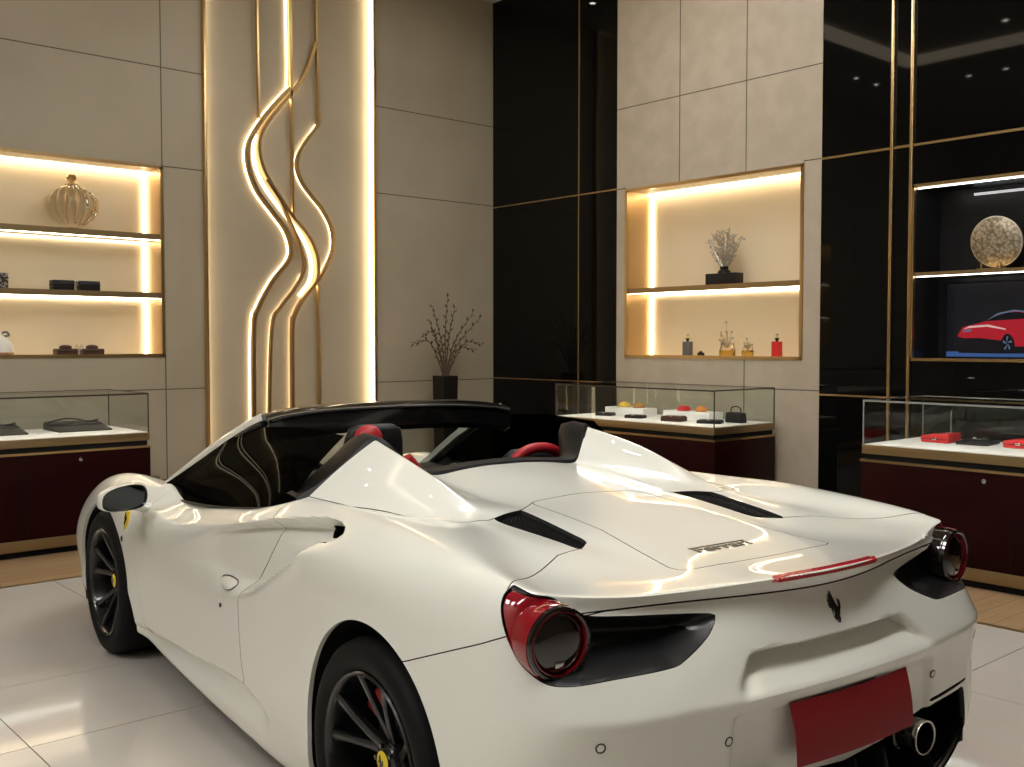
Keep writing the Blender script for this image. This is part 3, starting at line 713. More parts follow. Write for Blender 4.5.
# ------------------------------------------------------------ screen, pillars, side windows
A_ = spline([(2.60,.735,.765),(2.36,.705,.875),(2.03,.660,1.025),(1.72,.625,1.145),(1.585,.605,1.190)], 6)
HD = spline([(1.585,.605,1.190),(1.60,.50,1.208),(1.61,.30,1.222),(1.615,0,1.226)], 6)
BS = spline([(2.60,.735,.765),(2.66,.50,.79),(2.72,.25,.805),(2.74,0,.81)], 6)
for s in (1, -1):
    b = MB(); n = len(A_); V_ = []
    for i, p in enumerate(A_):
        u = i/(n-1); w = 0; x, y, z = p
        V_ += [(x+.010, s*(y-.020), z+.006), (x, s*(y+.002), z+.009), (x-.014, s*(y+.012), z-.002), (x-.026, s*(y+.010), z-.018), (x-.010, s*(y-.020), z-.020)]
    F_ = [(i*5+q, i*5+(q+1)%5, i*5+5+(q+1)%5, i*5+5+q) for i in range(n-1) for q in range(5)]+[(0,1,2,3,4), tuple((n-1)*5+q for q in (4,3,2,1,0))]
    b.add(V_, F_); o = b.build('windscreen_pillar', M['paint'], car, angle=50)
    b = MB(); b.tube([(x-.035, s*(y+.004), z-.03) for x, y, z in A_], .013, 8); b.build('pillar_seal', M['black_plastic'], o)
full = [(x, -y, z) for x, y, z in HD[:-1]]; full = full+[HD[-1]]+HD[:-1][::-1]
b = MB(); V_ = []; n = len(full)
for x, y, z in full: V_ += [(x+.03, y, z-.010), (x+.005, y, z+.005), (x-.05, y, z+.003), (x-.085, y, z-.012), (x-.084, y, z-.100), (x-.03, y, z-.125), (x+.025, y, z-.040)]
F_ = [(i*7+q, i*7+(q+1)%7, i*7+7+(q+1)%7, i*7+7+q) for i in range(n-1) for q in range(7)]+[tuple(range(7)), tuple((n-1)*7+q for q in range(7))]
b.add(V_, F_); hdr = b.build('windscreen_header', M['black_gloss'], car, angle=40)
b = MB(); b.tube([(x-.088, y*.985, z-.020) for x, y, z in full], .007, 8); b.build('header_seal', M['black_plastic'], hdr)
fb = [(x, -y, z) for x, y, z in BS[:-1]]+[BS[-1]]+BS[:-1][::-1]
V_ = []; k = 10
for i in range(n):
    p, q = Vector(fb[i]), Vector(full[i]); q = q+Vector((0,0,-.01))
    for j in range(k+1):
        t = j/k; v = p.lerp(q, t); v += Vector((.5,0,.85)).normalized()*.045*math.sin(PI*t)*(1-(2*i/(n-1)-1)**6); V_.append(v)
mesh('windscreen', V_, [(i*(k+1)+j, (i+1)*(k+1)+j, (i+1)*(k+1)+j+1, i*(k+1)+j+1) for i in range(n-1) for j in range(k)], M['windshield'], car)
b = MB(); b.tube([(x+.005, y, z-.004) for x, y, z in fb], .020, 8); 
for s in (1, -1): b.tube([(2.78,s*.66,.812),(2.70,s*.715,.812),(2.60,s*.75,.798)], [.008,.022,.012], 8)
b.build('cowl_trim', M['black_plastic'], car)
# side windows
for s in (1, -1):
    bot = spline([(2.57,.742,.772),(2.10,.785,.795),(1.60,.800,.828),(1.05,.822,.895),(.86,.80,.93)], 6)
    topl = spline([(2.565,.730,.785),(2.03,.668,1.000),(1.72,.632,1.120),(1.25,.602,1.165),(.87,.585,1.160)], 6)
    V_ = []; k = 6; n = len(bot)
    for p, q in zip(bot, topl):
        for j in range(k+1):
            t = j/k; v = Vector(p).lerp(Vector(q), t); v.y += .018*math.sin(PI*t); V_.append((v.x, s*v.y, v.z))
    mesh('side_window', V_, [(i*(k+1)+j, (i+1)*(k+1)+j, (i+1)*(k+1)+j+1, i*(k+1)+j+1) for i in range(n-1) for j in range(k)], M['tint'], door[s])
    b = MB(); b.tube([(x, s*(y+.004), z+.001) for x, y, z in bot], .006, 8); b.build('window_seal', M['black_plastic'], door[s])
    # mirror
    b = MB(); T = Matrix.Translation((2.03, s*1.040, .838)) @ Matrix.Rotation(math.radians(s*6), 4, 'Z') @ Matrix.Diagonal((.85, .80, .82, 1))
    out = [(-.125,-.030),(-.115,.022),(-.06,.052),(.03,.066),(.095,.056),(.118,.018),(.110,-.035),(.070,-.062),(-.04,-.068),(-.105,-.055)]
    rings = [(-.036,1.0),(-.040,.985),(-.020,1.06),(.02,1.04),(.06,.88),(.085,.60),(.095,.2)]
    V_ = []; n = len(out)*4; op = [Vector(p) for p in out]; loop = [tuple(q) for q in spline([(*p, 0) for p in out+out[:3]], 4)][4:4+n]
    V_ = []
    for dx, sc_ in rings:
        for p in loop: V_.append(T @ Vector((dx, -s*p[0]*sc_, p[1]*sc_)))
    F_ = [(i*n+q, i*n+(q+1)%n, (i+1)*n+(q+1)%n, (i+1)*n+q) for i in range(len(rings)-1) for q in range(n)]+[tuple((len(rings)-1)*n+q for q in range(n))]
    b.add(V_, F_); mir = b.build('side_mirror', M['paint'], car, angle=60)
    b = MB(); V_ = [T @ Vector((-.037, -s*p[0]*.99, p[1]*.99)) for p in loop]+[T @ Vector((-.030, -s*p[0]*.93, p[1]*.90)) for p in loop]+[T @ Vector((-.022, -s*p[0]*.90, p[1]*.86)) for p in loop]
    b.add(V_, [(i*n+q, i*n+(q+1)%n, (i+1)*n+(q+1)%n, (i+1)*n+q) for i in range(2) for q in range(n)]); b.build('mirror_bezel', M['black_gloss'], mir)
    b = MB(); V_ = [T @ Vector((-.024, -s*p[0]*.90, p[1]*.86)) for p in loop]; b.add(V_, [tuple(range(n))]); b.build('mirror_glass', mat('mirror_glass', (.07,.075,.08), .03, metal=1), mir)
    b = MB(); P = spline([(2.20,s*.86,.745),(2.16,s*.91,.765),(2.11,s*.97,.785),(2.06,s*1.01,.805)], 5)
    b.tube(P, [.046,.040,.035,.030,.027,.024,.022,.021,.021,.020,.020,.020,.020,.020,.020,.020], 14); b.build('mirror_stalk', M['paint'], mir)

# ------------------------------------------------------------ rear frame of the cockpit: black roll-hoop covers and bulkhead trim
fr = [(.845,.79,.955),(.835,.70,1.005),(.835,.60,1.075),(.835,.525,1.135),(.825,.490,1.152),(.80,.455,1.130),(.765,.41,1.075),(.725,.355,1.030),(.715,.28,1.026),(.715,.14,1.036),(.715,0,1.040)]
fs = spline(fr, 5); fs = fs+[(x, -y, z) for x, y, z in fs[:-1][::-1]]
V_ = []; n = len(fs)
for x, y, z in fs:
    hoop = sstep(.38, .50, np.array([abs(y)]))[0]
    d = .085+.055*hoop
    V_ += [(x-.028, y*.998, z-.016), (x-.012, y, z+.004), (x+d*.5, y*.995, z+.010), (x+d, y*.985, z-.006), (x+d+.01, y*.97, z-.045), (x+d-.01, y*.95, z-.12), (x-.03, y*.95, z-.12)]
F_ = [(i*7+q, i*7+(q+1)%7, i*7+7+(q+1)%7, i*7+7+q) for i in range(n-1) for q in range(7)]
b = MB(); b.add(V_, F_); b.build('roll_hoop_cover', M['black_plastic'], car, angle=40)
b = MB(); b.box((.66,-.70,.30), (.72,.70,.98)); b.box((.72,-.72,.16), (2.35,.72,.20)); b.build('cabin_tub', M['black_matte'], car)
# quarter panels inside the cabin rear corners
b = MB()
for s in (1, -1): b.box((.74, s*.50, .50), (.90, s*.76, .93)); b.box((.9, s*.70, .25), (2.3, s*.76, .80))
b.build('cabin_side_trim', M['leather'], car, bevel=.02)
b = MB(); b.prism([(2.62,.62),(2.66,.77),(2.35,.84),(2.05,.85),(1.90,.80),(1.88,.70),(2.0,.60)], -.70, .70, 'xz'); b.box((.78,-.10,.20), (2.1,.10,.52)); b.build('dashboard', M['leather'], car, bevel=.03, seg=3)
b = MB(); T = Matrix.Translation((1.74,.37,.82)) @ Matrix.Rotation(math.radians(-68), 4, 'Y')
b.tube([T @ Vector((.175*math.cos(a), .175*math.sin(a), 0)) for a in np.linspace(0, 2*PI, 33)[:-1]], .016, 10, closed=True)
for a in (0, 2.2, 4.1): b.tube([T @ Vector((0,0,-.01)), T @ Vector((.17*math.cos(a), .17*math.sin(a), 0))], .014, 8)
b.lathe([(.055,-.03),(.055,.0),(.045,.012),(.0001,.014)], 24, T=T); b.tube([T @ Vector((0,0,-.03)), T @ Vector((0,0,-.25))], .03, 10)
b.build('steering_wheel', M['leather'], car)
b = MB(); b.box((1.60,-.10,1.10), (1.62,.10,1.155)); b.tube([(1.62,0,1.14),(1.60,0,1.205)], .008, 6); b.build('rear_view_mirror', M['black_gloss'], car, bevel=.008)
def seat(s, driver):
    yc = .37 if driver else -.395
    r = link('seat', None, car)
    T = Matrix.Translation((1.22, yc, .32)) @ Matrix.Rotation(math.radians(-12), 4, 'Y')
    top = .88 if driver else .755
    b = MB()
    sec = [(0,.20,.06),(.15,.225,.07),(.35,.235,.08),(.50,.225,.075),(.60,.19,.06),(.66,.155,.05)]
    sec += [(.74,.13,.045),(.82,.12,.04),(.86,.11,.03),(.875,.08,.02)] if driver else [(.70,.13,.04),(.73,.10,.02)]
    V_ = []
    for h, w, t in sec:
        for k in range(20):
            a = 2*PI*k/20; c, q = math.cos(a), math.sin(a); V_.append(T @ Vector((t*math.copysign(abs(q)**.6, q)*.9, w*math.copysign(abs(c)**.6, c), h)))
    F_ = [(i*20+k, i*20+(k+1)%20, (i+1)*20+(k+1)%20, (i+1)*20+k) for i in range(len(sec)-1) for k in range(20)]+[tuple(range(20)), tuple((len(sec)-1)*20+k for k in range(20))]
    b.add(V_, F_); b.build('backrest', M['leather'], r, angle=60)
    b = MB()
    if driver:
        for g in (-1, 1):
            b = MB(); b.tube([T @ Vector(p) for p in spline([(-.03,g*.235,.18),(-.04,g*.252,.40),(-.04,g*.235,.60),(-.04,g*.165,.70),(-.03,g*.13,.74)], 6)], .030, 10); q = b.build('bolster', M['red'], r); q['label'] = 'red side bolster'
        b = MB(); b.sphere((0,0,0), 1, 20, 12, sc=(.045,.058,.055), T=T @ Matrix.Translation((-.045,.050,.835))); q = b.build('headrest_cushion', M['red'], r); q['label'] = 'red cushion of the headrest'
    else:
        b.tube([T @ Vector(p) for p in spline([(-.05,.20,.30),(-.06,.175,.55),(-.06,.15,.66),(-.06,.09,.735),(-.06,0,.755),(-.06,-.09,.735),(-.06,-.15,.66),(-.06,-.175,.55),(-.05,-.20,.30)], 6)], .022, 12); q = b.build('bolster', M['red'], r); q['label'] = 'red leather rim over the backrest'
    b = MB(); b.box((1.0,yc-.21,.24), (1.52,yc+.21,.36)); b.build('seat_cushion', M['leather'], r, bevel=.04, seg=3)
seat(1, True); seat(-1, False)
# ------------------------------------------------------------ the room (x away from the camera to the left-hand wall, y to the left)
XW, YW, ZC = 6.45, -4.88, 5.18
def structure(o, label=None):
    o['kind'] = 'structure'
    if label: o['label'] = label
    return o
tile = noisecol(mat('floor_tile', (.5,.45,.4), .07, spec=.5), (.56,.52,.47), (.62,.58,.53), .9, detail=6)
grout = mat('tile_grout', (.10,.085,.07), .7)
b = MB(); b.box((-6,-6,-.06), (7.2,6,-.003), 1)
gx = [-6,-4.6,-2.86,-.915,-.14,1.755,2.52,4.47]; gy = [-2.955,-1.87,-.52,.41,1.34,2.27,3.2,4.13,6]
for i in range(len(gx)-1):
    for j in range(len(gy)-1): b.box((gx[i]+.0025, gy[j]+.0025, -.003), (gx[i+1]-.0025, gy[j+1]-.0025, 0), 0)
structure(b.build('floor', [tile, grout], smooth=False))
wood = mat('oak_boards', (.45,.30,.17), .32)
nt = wood.node_tree; n_ = nt.nodes; tc = n_.new('ShaderNodeTexCoord'); mp = n_.new('ShaderNodeMapping'); br = n_.new('ShaderNodeTexBrick'); nz = n_.new('ShaderNodeTexNoise')
mp.inputs['Rotation'].default_value = (0,0,PI/2); br.inputs['Scale'].default_value = 1; br.inputs['Brick Width'].default_value = 1.4; br.inputs['Row Height'].default_value = .14; br.inputs['Mortar Size'].default_value = .002
br.inputs['Color1'].default_value = (.50,.33,.18,1); br.inputs['Color2'].default_value = (.42,.27,.145,1); br.inputs['Mortar'].default_value = (.12,.07,.04,1)
m2 = n_.new('ShaderNodeMapping'); m2.inputs['Scale'].default_value = (12,1,1); nz.inputs['Scale'].default_value = 3; mxx = n_.new('ShaderNodeMixRGB'); mxx.blend_type = 'MULTIPLY'; mxx.inputs[0].default_value = .35
nt.links.new(tc.outputs['Object'], mp.inputs[0]); nt.links.new(mp.outputs[0], br.inputs['Vector']); nt.links.new(tc.outputs['Object'], m2.inputs[0]); nt.links.new(m2.outputs[0], nz.inputs['Vector'])
nt.links.new(br.outputs['Color'], mxx.inputs[1]); nt.links.new(nz.outputs['Fac'], mxx.inputs[2]); nt.links.new(mxx.outputs[0], n_['Principled BSDF'].inputs['Base Color'])
b = MB(); b.box((4.485,-2.97,-.003), (XW,6,.002)); b.box((-6,YW,-.003), (XW,-2.97,.002)); structure(b.build('floor_border', wood, smooth=False))
b = MB(); b.box((4.465,-2.99,-.002), (4.49,6,.004)); b.box((-6,-2.985,-.002), (4.49,-2.955,.004)); structure(b.build('trim_1', M['bronze'], smooth=False))
def wall_pieces(b, u0, u1, openings, box, mi=0, z1=ZC):
    """rectangular wall with rectangular openings (u0,u1,z0,z1); box(u0,u1,z0,z1) adds a slab"""
    us = sorted({u0, u1, *[o[0] for o in openings], *[o[1] for o in openings]})
    for a, c in zip(us[:-1], us[1:]):
        cuts = sorted([(o[2], o[3]) for o in openings if o[0] <= a+1e-6 and o[1] >= c-1e-6]); z = 0
        for p, q in cuts: box(a, c, z, p); z = q
        box(a, c, z, z1)
# left-hand wall
b = MB(); LB = lambda a, c, z0, z1: b.box((XW, a, z0), (XW+.6, c, z1), 0)
NL = (-1.155, 1.9, 1.372, 2.998)
wall_pieces(b, -1.53, 6.0, [NL], LB); LB(-4.88-.02, -3.300, 0, ZC)
b.box((XW+.03, -3.300, 0), (XW+.6, -1.53, ZC), 0)
sw = .0045
for z in (.30, 1.085, 3.845):
    b.box((XW-.0015, -1.53, z-sw), (XW, 6.0, z+sw), 1)
for z in (1.09, 2.985, 3.845): b.box((XW-.0015, YW, z-sw), (XW, -3.300, z+sw), 1)
b.box((XW-.0015, -1.53, 3.005-sw), (XW, -1.155, 3.005+sw), 1)
for y, z0, z1 in ((-1.155, 3.0, ZC), (-1.165, 0, 1.37), (2.6, 0, ZC), (4.2, 0, ZC)): b.box((XW-.0015, y-sw, z0), (XW, y+sw, z1), 1)
structure(b.build('wall_left', [M['cream'], M['seam']], smooth=False))
def gold_fin(name, y0, y1, x0, x1):
    g = MB(); g.box((x0, y0, 0), (x1, y1, ZC)); structure(g.build(name, M['gold'], bevel=.003))
gold_fin('trim_2', -1.546, -1.524, XW-.05, XW+.03); gold_fin('trim_3', -3.318, -3.290, XW-.06, XW+.03)
for nm, y0, y1, x0, es_ in (('left-hand', -1.553, -1.547, XW-.03, 5), ('right-hand', -3.289, -3.276, XW-.04, 8)):
    g = MB(); g.box((x0, y0, .02), (XW+.022, y1, ZC-.02)); o = g.build('wall_light_strip', mat('cove_led', (1,.85,.6), .5, emis=(1,.80,.50), es=es_), smooth=False); tag(o, 'bright vertical light strip along the %s gold fin of the backlit wall panel' % nm, 'light strip')
# gold ribbon sculpture on the backlit panel
W = {'A': [(-2.379,3.86),(-2.223,3.688),(-2.089,3.523),(-1.967,3.326),(-1.94,3.188),(-1.963,3.038),(-2.042,2.865),(-2.181,2.704),(-2.314,2.548),(-2.375,2.394),(-2.353,2.262),(-2.185,2.059),(-2.04,1.815),(-1.988,1.613),(-1.977,.687)],
'B': [(-2.659,4.336),(-2.593,4.137),(-2.506,3.954),(-2.357,3.773),(-2.18,3.559),(-2.083,3.405),(-2.056,3.256),(-2.094,3.092),(-2.188,2.934),(-2.367,2.7),(-2.536,2.526),(-2.631,2.371),(-2.662,2.221),(-2.639,2.067),(-2.493,1.896),(-2.411,1.749),(-2.383,1.607),(-2.379,.664)],
'C': [(-2.123,2.982),(-2.275,2.785),(-2.397,2.563),(-2.471,2.39),(-2.517,2.261),(-2.5,2.147),(-2.413,1.998),(-2.265,1.821),(-2.17,1.615),(-2.129,.678)],
'D': [(-2.681,3.701),(-2.679,3.569),(-2.57,3.422),(-2.468,3.265),(-2.445,3.136),(-2.497,3.002),(-2.592,2.889),(-2.712,2.767),(-2.809,2.612),(-2.836,2.451),(-2.796,2.304),(-2.661,2.078)],
'E': [(-2.378,5.16),(-2.391,4.12),(-2.398,2.666)], 'F': [(-2.661,2.049),(-2.668,1.4),(-2.672,.4)], 'G': [(-2.043,5.16),(-2.05,4.3),(-2.059,3.537)], 'H': [(-2.653,5.16),(-2.665,4.4),(-2.681,3.701)]}
scu = thing('light_sculpture', 'gold ribbon light sculpture of flowing waves on the backlit wall panel', 'wall light', (XW-.02, -2.4, 0))
def ribbon(name, P, hw, x0, x1, m, off=0.0):
    P = [np.array(p[:2]) for p in spline([(p[0], p[1], 0) for p in P], 7)]; V_ = []; n = len(P)
    for i, p in enumerate(P):
        t = P[min(i+1, n-1)]-P[max(i-1, 0)]; t /= np.linalg.norm(t)+1e-9; nn = np.array([-t[1], t[0]])
        a, c = p+nn*(hw+off), p-nn*(hw-off)
        V_ += [(x0-(XW-.02), a[0]+2.4, a[1]), (x1-(XW-.02), a[0]+2.4, a[1]), (x1-(XW-.02), c[0]+2.4, c[1]), (x0-(XW-.02), c[0]+2.4, c[1])]
    g = MB(); g.add(V_, [(i*4+q, i*4+(q+1)%4, i*4+4+(q+1)%4, i*4+4+q) for i in range(n-1) for q in range(4)]+[(0,1,2,3), tuple((n-1)*4+q for q in (3,2,1,0))])
    return g.build(name, m, scu, angle=50)
for k, hw in (('A',.017),('B',.017),('C',.011),('D',.014),('E',.010),('F',.009),('G',.009),('H',.009)): ribbon('gold_ribbon', W[k], hw, XW-.045, XW-.005, M['gold'])
led_w = mat('wave_led', (1,.85,.6), .5, emis=(1,.80,.50), es=6)
ribbon('led_strip', W['A'], .006, XW+.010, XW+.027, led_w, .012); ribbon('led_strip', W['B'][2:], .006, XW+.010, XW+.027, led_w, -.010)
ribbon('led_strip', W['C'][5:], .003, XW+.012, XW+.027, led_w, -.008); ribbon('led_strip', W['D'][1:], .004, XW+.012, XW+.027, led_w, .0); ribbon('led_strip', W['E'][:2]+[(-2.385,3.85)], .006, XW+.010, XW+.027, led_w, .02)
mid = [((a[0]*.35+c[0]*.65), (a[1]*.35+c[1]*.65)) for a, c in [((-2.0,3.36),(-2.065,3.42)),((-1.975,3.18),(-2.05,3.22)),((-2.0,3.0),(-2.09,3.08)),((-2.09,2.84),(-2.19,2.92)),((-2.30,2.66),(-2.36,2.70)),((-2.44,2.50),(-2.53,2.53)),((-2.52,2.34),(-2.62,2.37)),((-2.55,2.2),(-2.65,2.22)),((-2.53,2.08),(-2.62,2.06)),((-2.44,1.93),(-2.50,1.93))]]
ribbon('led_band', mid, .017, XW+.008, XW+.027, mat('wave_band_led', (1,.9,.7), .5, emis=(1,.86,.64), es=1.6))
# right-hand wall
NR = (2.538, 4.480, 1.352, 2.942); CB = (-1.3, 1.60, 1.357, 2.662)
b = MB(); RB = lambda a, c, z0, z1: b.box((a, YW-.6, z0), (c, YW, z1), 0)
wall_pieces(b, 2.375, 4.60, [NR], RB)
for z in (3.72, 1.10): b.box((2.375, YW, z-sw), (4.60, YW+.0015, z+sw), 1)
for x, z0, z1 in ((3.832,2.945,ZC), (3.105,2.945,ZC), (3.105,0,1.35)): b.box((x-sw, YW, z0), (x+sw, YW+.0015, z1), 1)
b.box((4.48, YW, 2.96-sw), (4.60, YW+.0015, 2.96+sw), 1); b.box((2.375, YW, 2.965-sw), (2.54, YW+.0015, 2.965+sw), 1)
structure(b.build('wall_right', [M['cream_r'], M['seam']], smooth=False))
b = MB(); RB = lambda a, c, z0, z1: b.box((a, YW-.6, z0), (c, YW-.004, z1), 0)
RB(4.60, XW+.02, 0, ZC); wall_pieces(b, -6, 2.375, [CB], RB)
structure(b.build('wall_right_glass', M['black_glass'], smooth=False))
b = MB()
b.box((5.12-.006, YW-.004, 0), (5.12+.006, YW+.002, ZC)); b.box((4.60, YW-.004, 2.965-.006), (XW, YW+.002, 2.965+.006)); b.box((4.60, YW-.004, 1.10-.005), (XW, YW+.002, 1.10+.005))
b.box((-6, YW-.004, 2.96-.009), (2.375, YW+.003, 2.96+.009)); b.box((1.60, YW-.004, 1.07-.007), (2.375, YW+.003, 1.07+.007)); b.box((-6, YW-.004, 1.07-.007), (1.60, YW+.003, 1.07+.007))
structure(b.build('trim_4', M['gold_thin'], smooth=False))
for nm, x, w_ in (('trim_5', 1.768, .012), ('trim_6', 1.612, .012)):
    b = MB(); b.box((x-w_, YW-.004, 0), (x+w_, YW+.022, ZC)); structure(b.build(nm, M['gold_thin'], bevel=.003))
M['front_wall'] = mat('taupe_wall', (.42,.39,.34), .6); M['dark_wall'] = mat('umber_wall', (.12,.10,.08), .6)
# walls behind the camera and the ceiling
b = MB(); b.box((-6.1,-5.5,0), (-6,6,ZC)); structure(b.build('wall_back', M['dark_wall'], smooth=False))
b = MB(); b.box((-6,6,0), (7.05,6.1,ZC)); structure(b.build('wall_front', M['front_wall'], smooth=False))
b = MB(); b.box((-6.1,-5.5,ZC), (7.05,6.1,ZC+.1)); structure(b.build('ceiling', M['ceiling'], smooth=False))
b = MB()
for a, c in (((-3.5,.52),(4.6,.66)), ((4.46,-3.7),(4.6,.52)), ((-3.5,-3.7),(4.46,-3.56)), ((-3.5,-3.56),(-3.36,.52))): b.box((a[0],a[1],5.08), (c[0],c[1],5.18))
structure(b.build('trim_7', mat('glow_trim', (.6,.5,.36), .6, emis=(1,.84,.60), es=2.6), smooth=False))  # beige trim with a glow added so its reflection shows in the black glass
# ceiling lights
cl0 = thing('ceiling_light', '', 'ceiling light', (0,0,ZC), 0, 'ceiling panel lights')
b = MB()
w_, d_ = .60, 1.5
for a, c in (((-w_/2-.03,-d_/2-.03,-.05),(-w_/2,d_/2+.03,0)), ((w_/2,-d_/2-.03,-.05),(w_/2+.03,d_/2+.03,0)), ((-w_/2,-d_/2-.03,-.05),(w_/2,-d_/2,0)), ((-w_/2,d_/2,-.05),(w_/2,d_/2+.03,0))): b.box(a, c)
b.build('frame', M['white'], cl0); b = MB(); b.box((-w_/2,-d_/2,-.035), (w_/2,d_/2,-.015)); b.build('diffuser', M['lamp'], cl0)
lamps = [(-.9,-.6),(-.9,1.9),(1.4,-1.3),(3.3,-3.0),(-.9,4.2),(1.8,4.8),(.6,5.0)]
for i, (x, y) in enumerate(lamps):
    o = cl0 if i == 0 else copy_tree(cl0); o.location = (x, y, ZC); o['label'] = 'rectangular white panel light set in the ceiling above the car'
dl0 = thing('downlight', 'small round downlight set in the ceiling', 'downlight', (0,0,ZC), 0, 'ceiling downlights')
b = MB(); b.lathe([(.05,-.001),(.05,-.014),(.036,-.016),(.033,-.004)], 24, closed=True); b.build('trim_ring', M['white'], dl0); b = MB(); b.lathe([(.033,-.006),(.0001,-.007)], 20); b.build('lamp', M['spot'], dl0)
for i, (x, y) in enumerate([(5.5,.95),(5.5,1.5),(4.4,2.0),(3.9,2.0),(3.0,-.13),(5.7,-1.0),(5.7,-2.6),(5.7,-4.1),(4.2,-4.2),(3.5,-4.2),(2.8,-4.2),(1.0,-4.2),(-.5,-4.2),(5.7,.2),(-1.8,3.4),(1.8,-3.0)]):
    o = dl0 if i == 0 else copy_tree(dl0); o.location = (x, y, ZC)

# ------------------------------------------------------------ display niches
def led_bar(parent, a, c, m=None, name='led_strip'):
    g = MB(); g.box(a, c); return g.build(name, m or M['led'], parent, smooth=False)
def niche(name, label, rng, axis, depth, shelves, ledside, face):
    """axis 'y': niche in the left-hand wall (runs in y); axis 'x': niche in the right-hand wall"""
    u0, u1, z0, z1 = rng; t = thing(name, label, 'niche', (0,0,0))
    if axis == 'y': P = lambda u, d, z: (XW+d, u, z)
    else: P = lambda u, d, z: (u, YW-d, z)
    def bx(b, a0, a1, d0, d1, q0, q1):
        p, q = P(a0, d0, q0), P(a1, d1, q1); b.box(tuple(map(min, p, q)), tuple(map(max, p, q)))
    b = MB(); bx(b, u0, u1, depth, depth+.02, z0, z1); b.build('back_panel', face, t, smooth=False)
    b = MB(); bx(b, u0-.0, u0+.012, 0, depth, z0, z1); b.build('side_panel', M['gold_side'], t, smooth=False)
    b = MB(); bx(b, u1-.012, u1, 0, depth, z0, z1); b.build('side_panel', M['gold_side'], t, smooth=False)
    b = MB(); bx(b, u0, u1, 0, depth, z1-.012, z1); b.build('top_panel', face, t, smooth=False)
    b = MB(); bx(b, u0, u1, 0, depth, z0, z0+.012); b.build('base_panel', face, t, smooth=False)
    b = MB(); f = .022
    bx(b, u0-.004, u1+.004, -.012, .02, z1-f, z1+.006); bx(b, u0-.004, u1+.004, -.012, .02, z0-.006, z0+f); bx(b, u0-.006, u0+f, -.012, .02, z0, z1); bx(b, u1-f, u1+.006, -.012, .02, z0, z1)
    b.build('frame', M['gold_thin'], t, smooth=False)
    for z in shelves:
        b = MB(); bx(b, u0+.012, u1-.012, .006, depth, z-.048, z); sh = b.build('shelf', M['bronze'], t, smooth=False)
        g = MB(); bx(g, u0+.02, u1-.02, .03, .042, z-.054, z-.048); g.build('led_strip', M['led_shelf'], sh, smooth=False)
        g = MB(); bx(g, u0+.02, u1-.02, depth-.014, depth-.002, z-.056, z-.048); g.build('led_strip', M['led_shelf'], sh, smooth=False)
    g = MB(); bx(g, u0+.02, u1-.02, depth-.06, depth-.035, z1-.024, z1-.012); g.build('led_strip', M['led_shelf'], t, smooth=False)
    us = u0 if ledside == 0 else u1
    g = MB(); bx(g, us+(.012 if ledside == 0 else -.036), us+(.036 if ledside == 0 else -.012), depth-.02, depth, z0+.013, z1-.013); g.build('corner_light', M['led'], t, smooth=False)
    return t
M['gold_side'] = mat('satin_gold_lining', (.58,.40,.20), .38, metal=.75)
M['led_shelf'] = mat('shelf_led', (1,.85,.6), .5, emis=(1,.88,.66), es=12)
niche('display_niche', 'wide lit wall niche with two shelves, left of the gold ribbon sculpture', NL, 'y', .35, (2.42, 1.918), 0, M['niche'])
niche('display_niche', 'lit wall niche with one shelf between the black glass panels', NR, 'x', .36, (2.003,), 1, M['niche'])
# black shelf cabinet on the right
t = thing('wall_cabinet', 'black open wall cabinet with gold frame holding a round plate and a screen', 'cabinet')
u0, u1, z0, z1 = CB; M['cab'] = mat('cabinet_black', (.012,.012,.014), .3)
for nm, a, c in (('back_panel', (u0,YW-.42,z0), (u1,YW-.40,z1)), ('side_panel', (u1-.015,YW-.40,z0), (u1,YW,z1)), ('side_panel', (u0,YW-.40,z0), (u0+.015,YW,z1)), ('top_panel', (u0,YW-.40,z1-.015), (u1,YW,z1)), ('base_panel', (u0,YW-.40,z0), (u1,YW,z0+.015))):
    b = MB(); b.box(a, c); b.build(nm, M['cab'], t, smooth=False)
b = MB(); b.box((u0,YW-.02,z1-.02), (u1,YW+.014,z1+.004)); b.box((u0,YW-.02,z0-.004), (u1,YW+.014,z0+.018)); b.box((u1-.016,YW-.02,z0), (u1+.002,YW+.014,z1)); b.build('frame', M['gold_thin'], t, smooth=False)
b = MB(); b.box((u0+.015,YW-.40,1.985), (u1-.015,YW-.006,2.012)); sh = b.build('shelf', M['bronze'], t, smooth=False)
led_bar(sh, (u0+.02,YW-.05,1.978), (u1-.02,YW-.03,1.985), M['led_white']); led_bar(t, (u0+.02,YW-.05,z1-.027), (u1-.02,YW-.03,z1-.02), M['led_white']); led_bar(t, (u0+.3,YW-.396,z1-.07), (u1-.28,YW-.385,z1-.052), mat('led_dim', (1,1,1), .5, emis=(.9,.93,1), es=.5))
# two flush drawers below
for k in range(2):
    b = MB(); b.box((-.2-.0+.9*k, YW-.004, 1.09), (.68+.9*k, YW+.004, 1.35)); dr = b.build('drawer', M['black_glass'], t, smooth=False)
    b = MB(); b.sphere((.24+.9*k, YW+.008, 1.235), .03, sc=(1,.2,.25)); b.build('drawer_pull', M['dark_chrome'], dr)
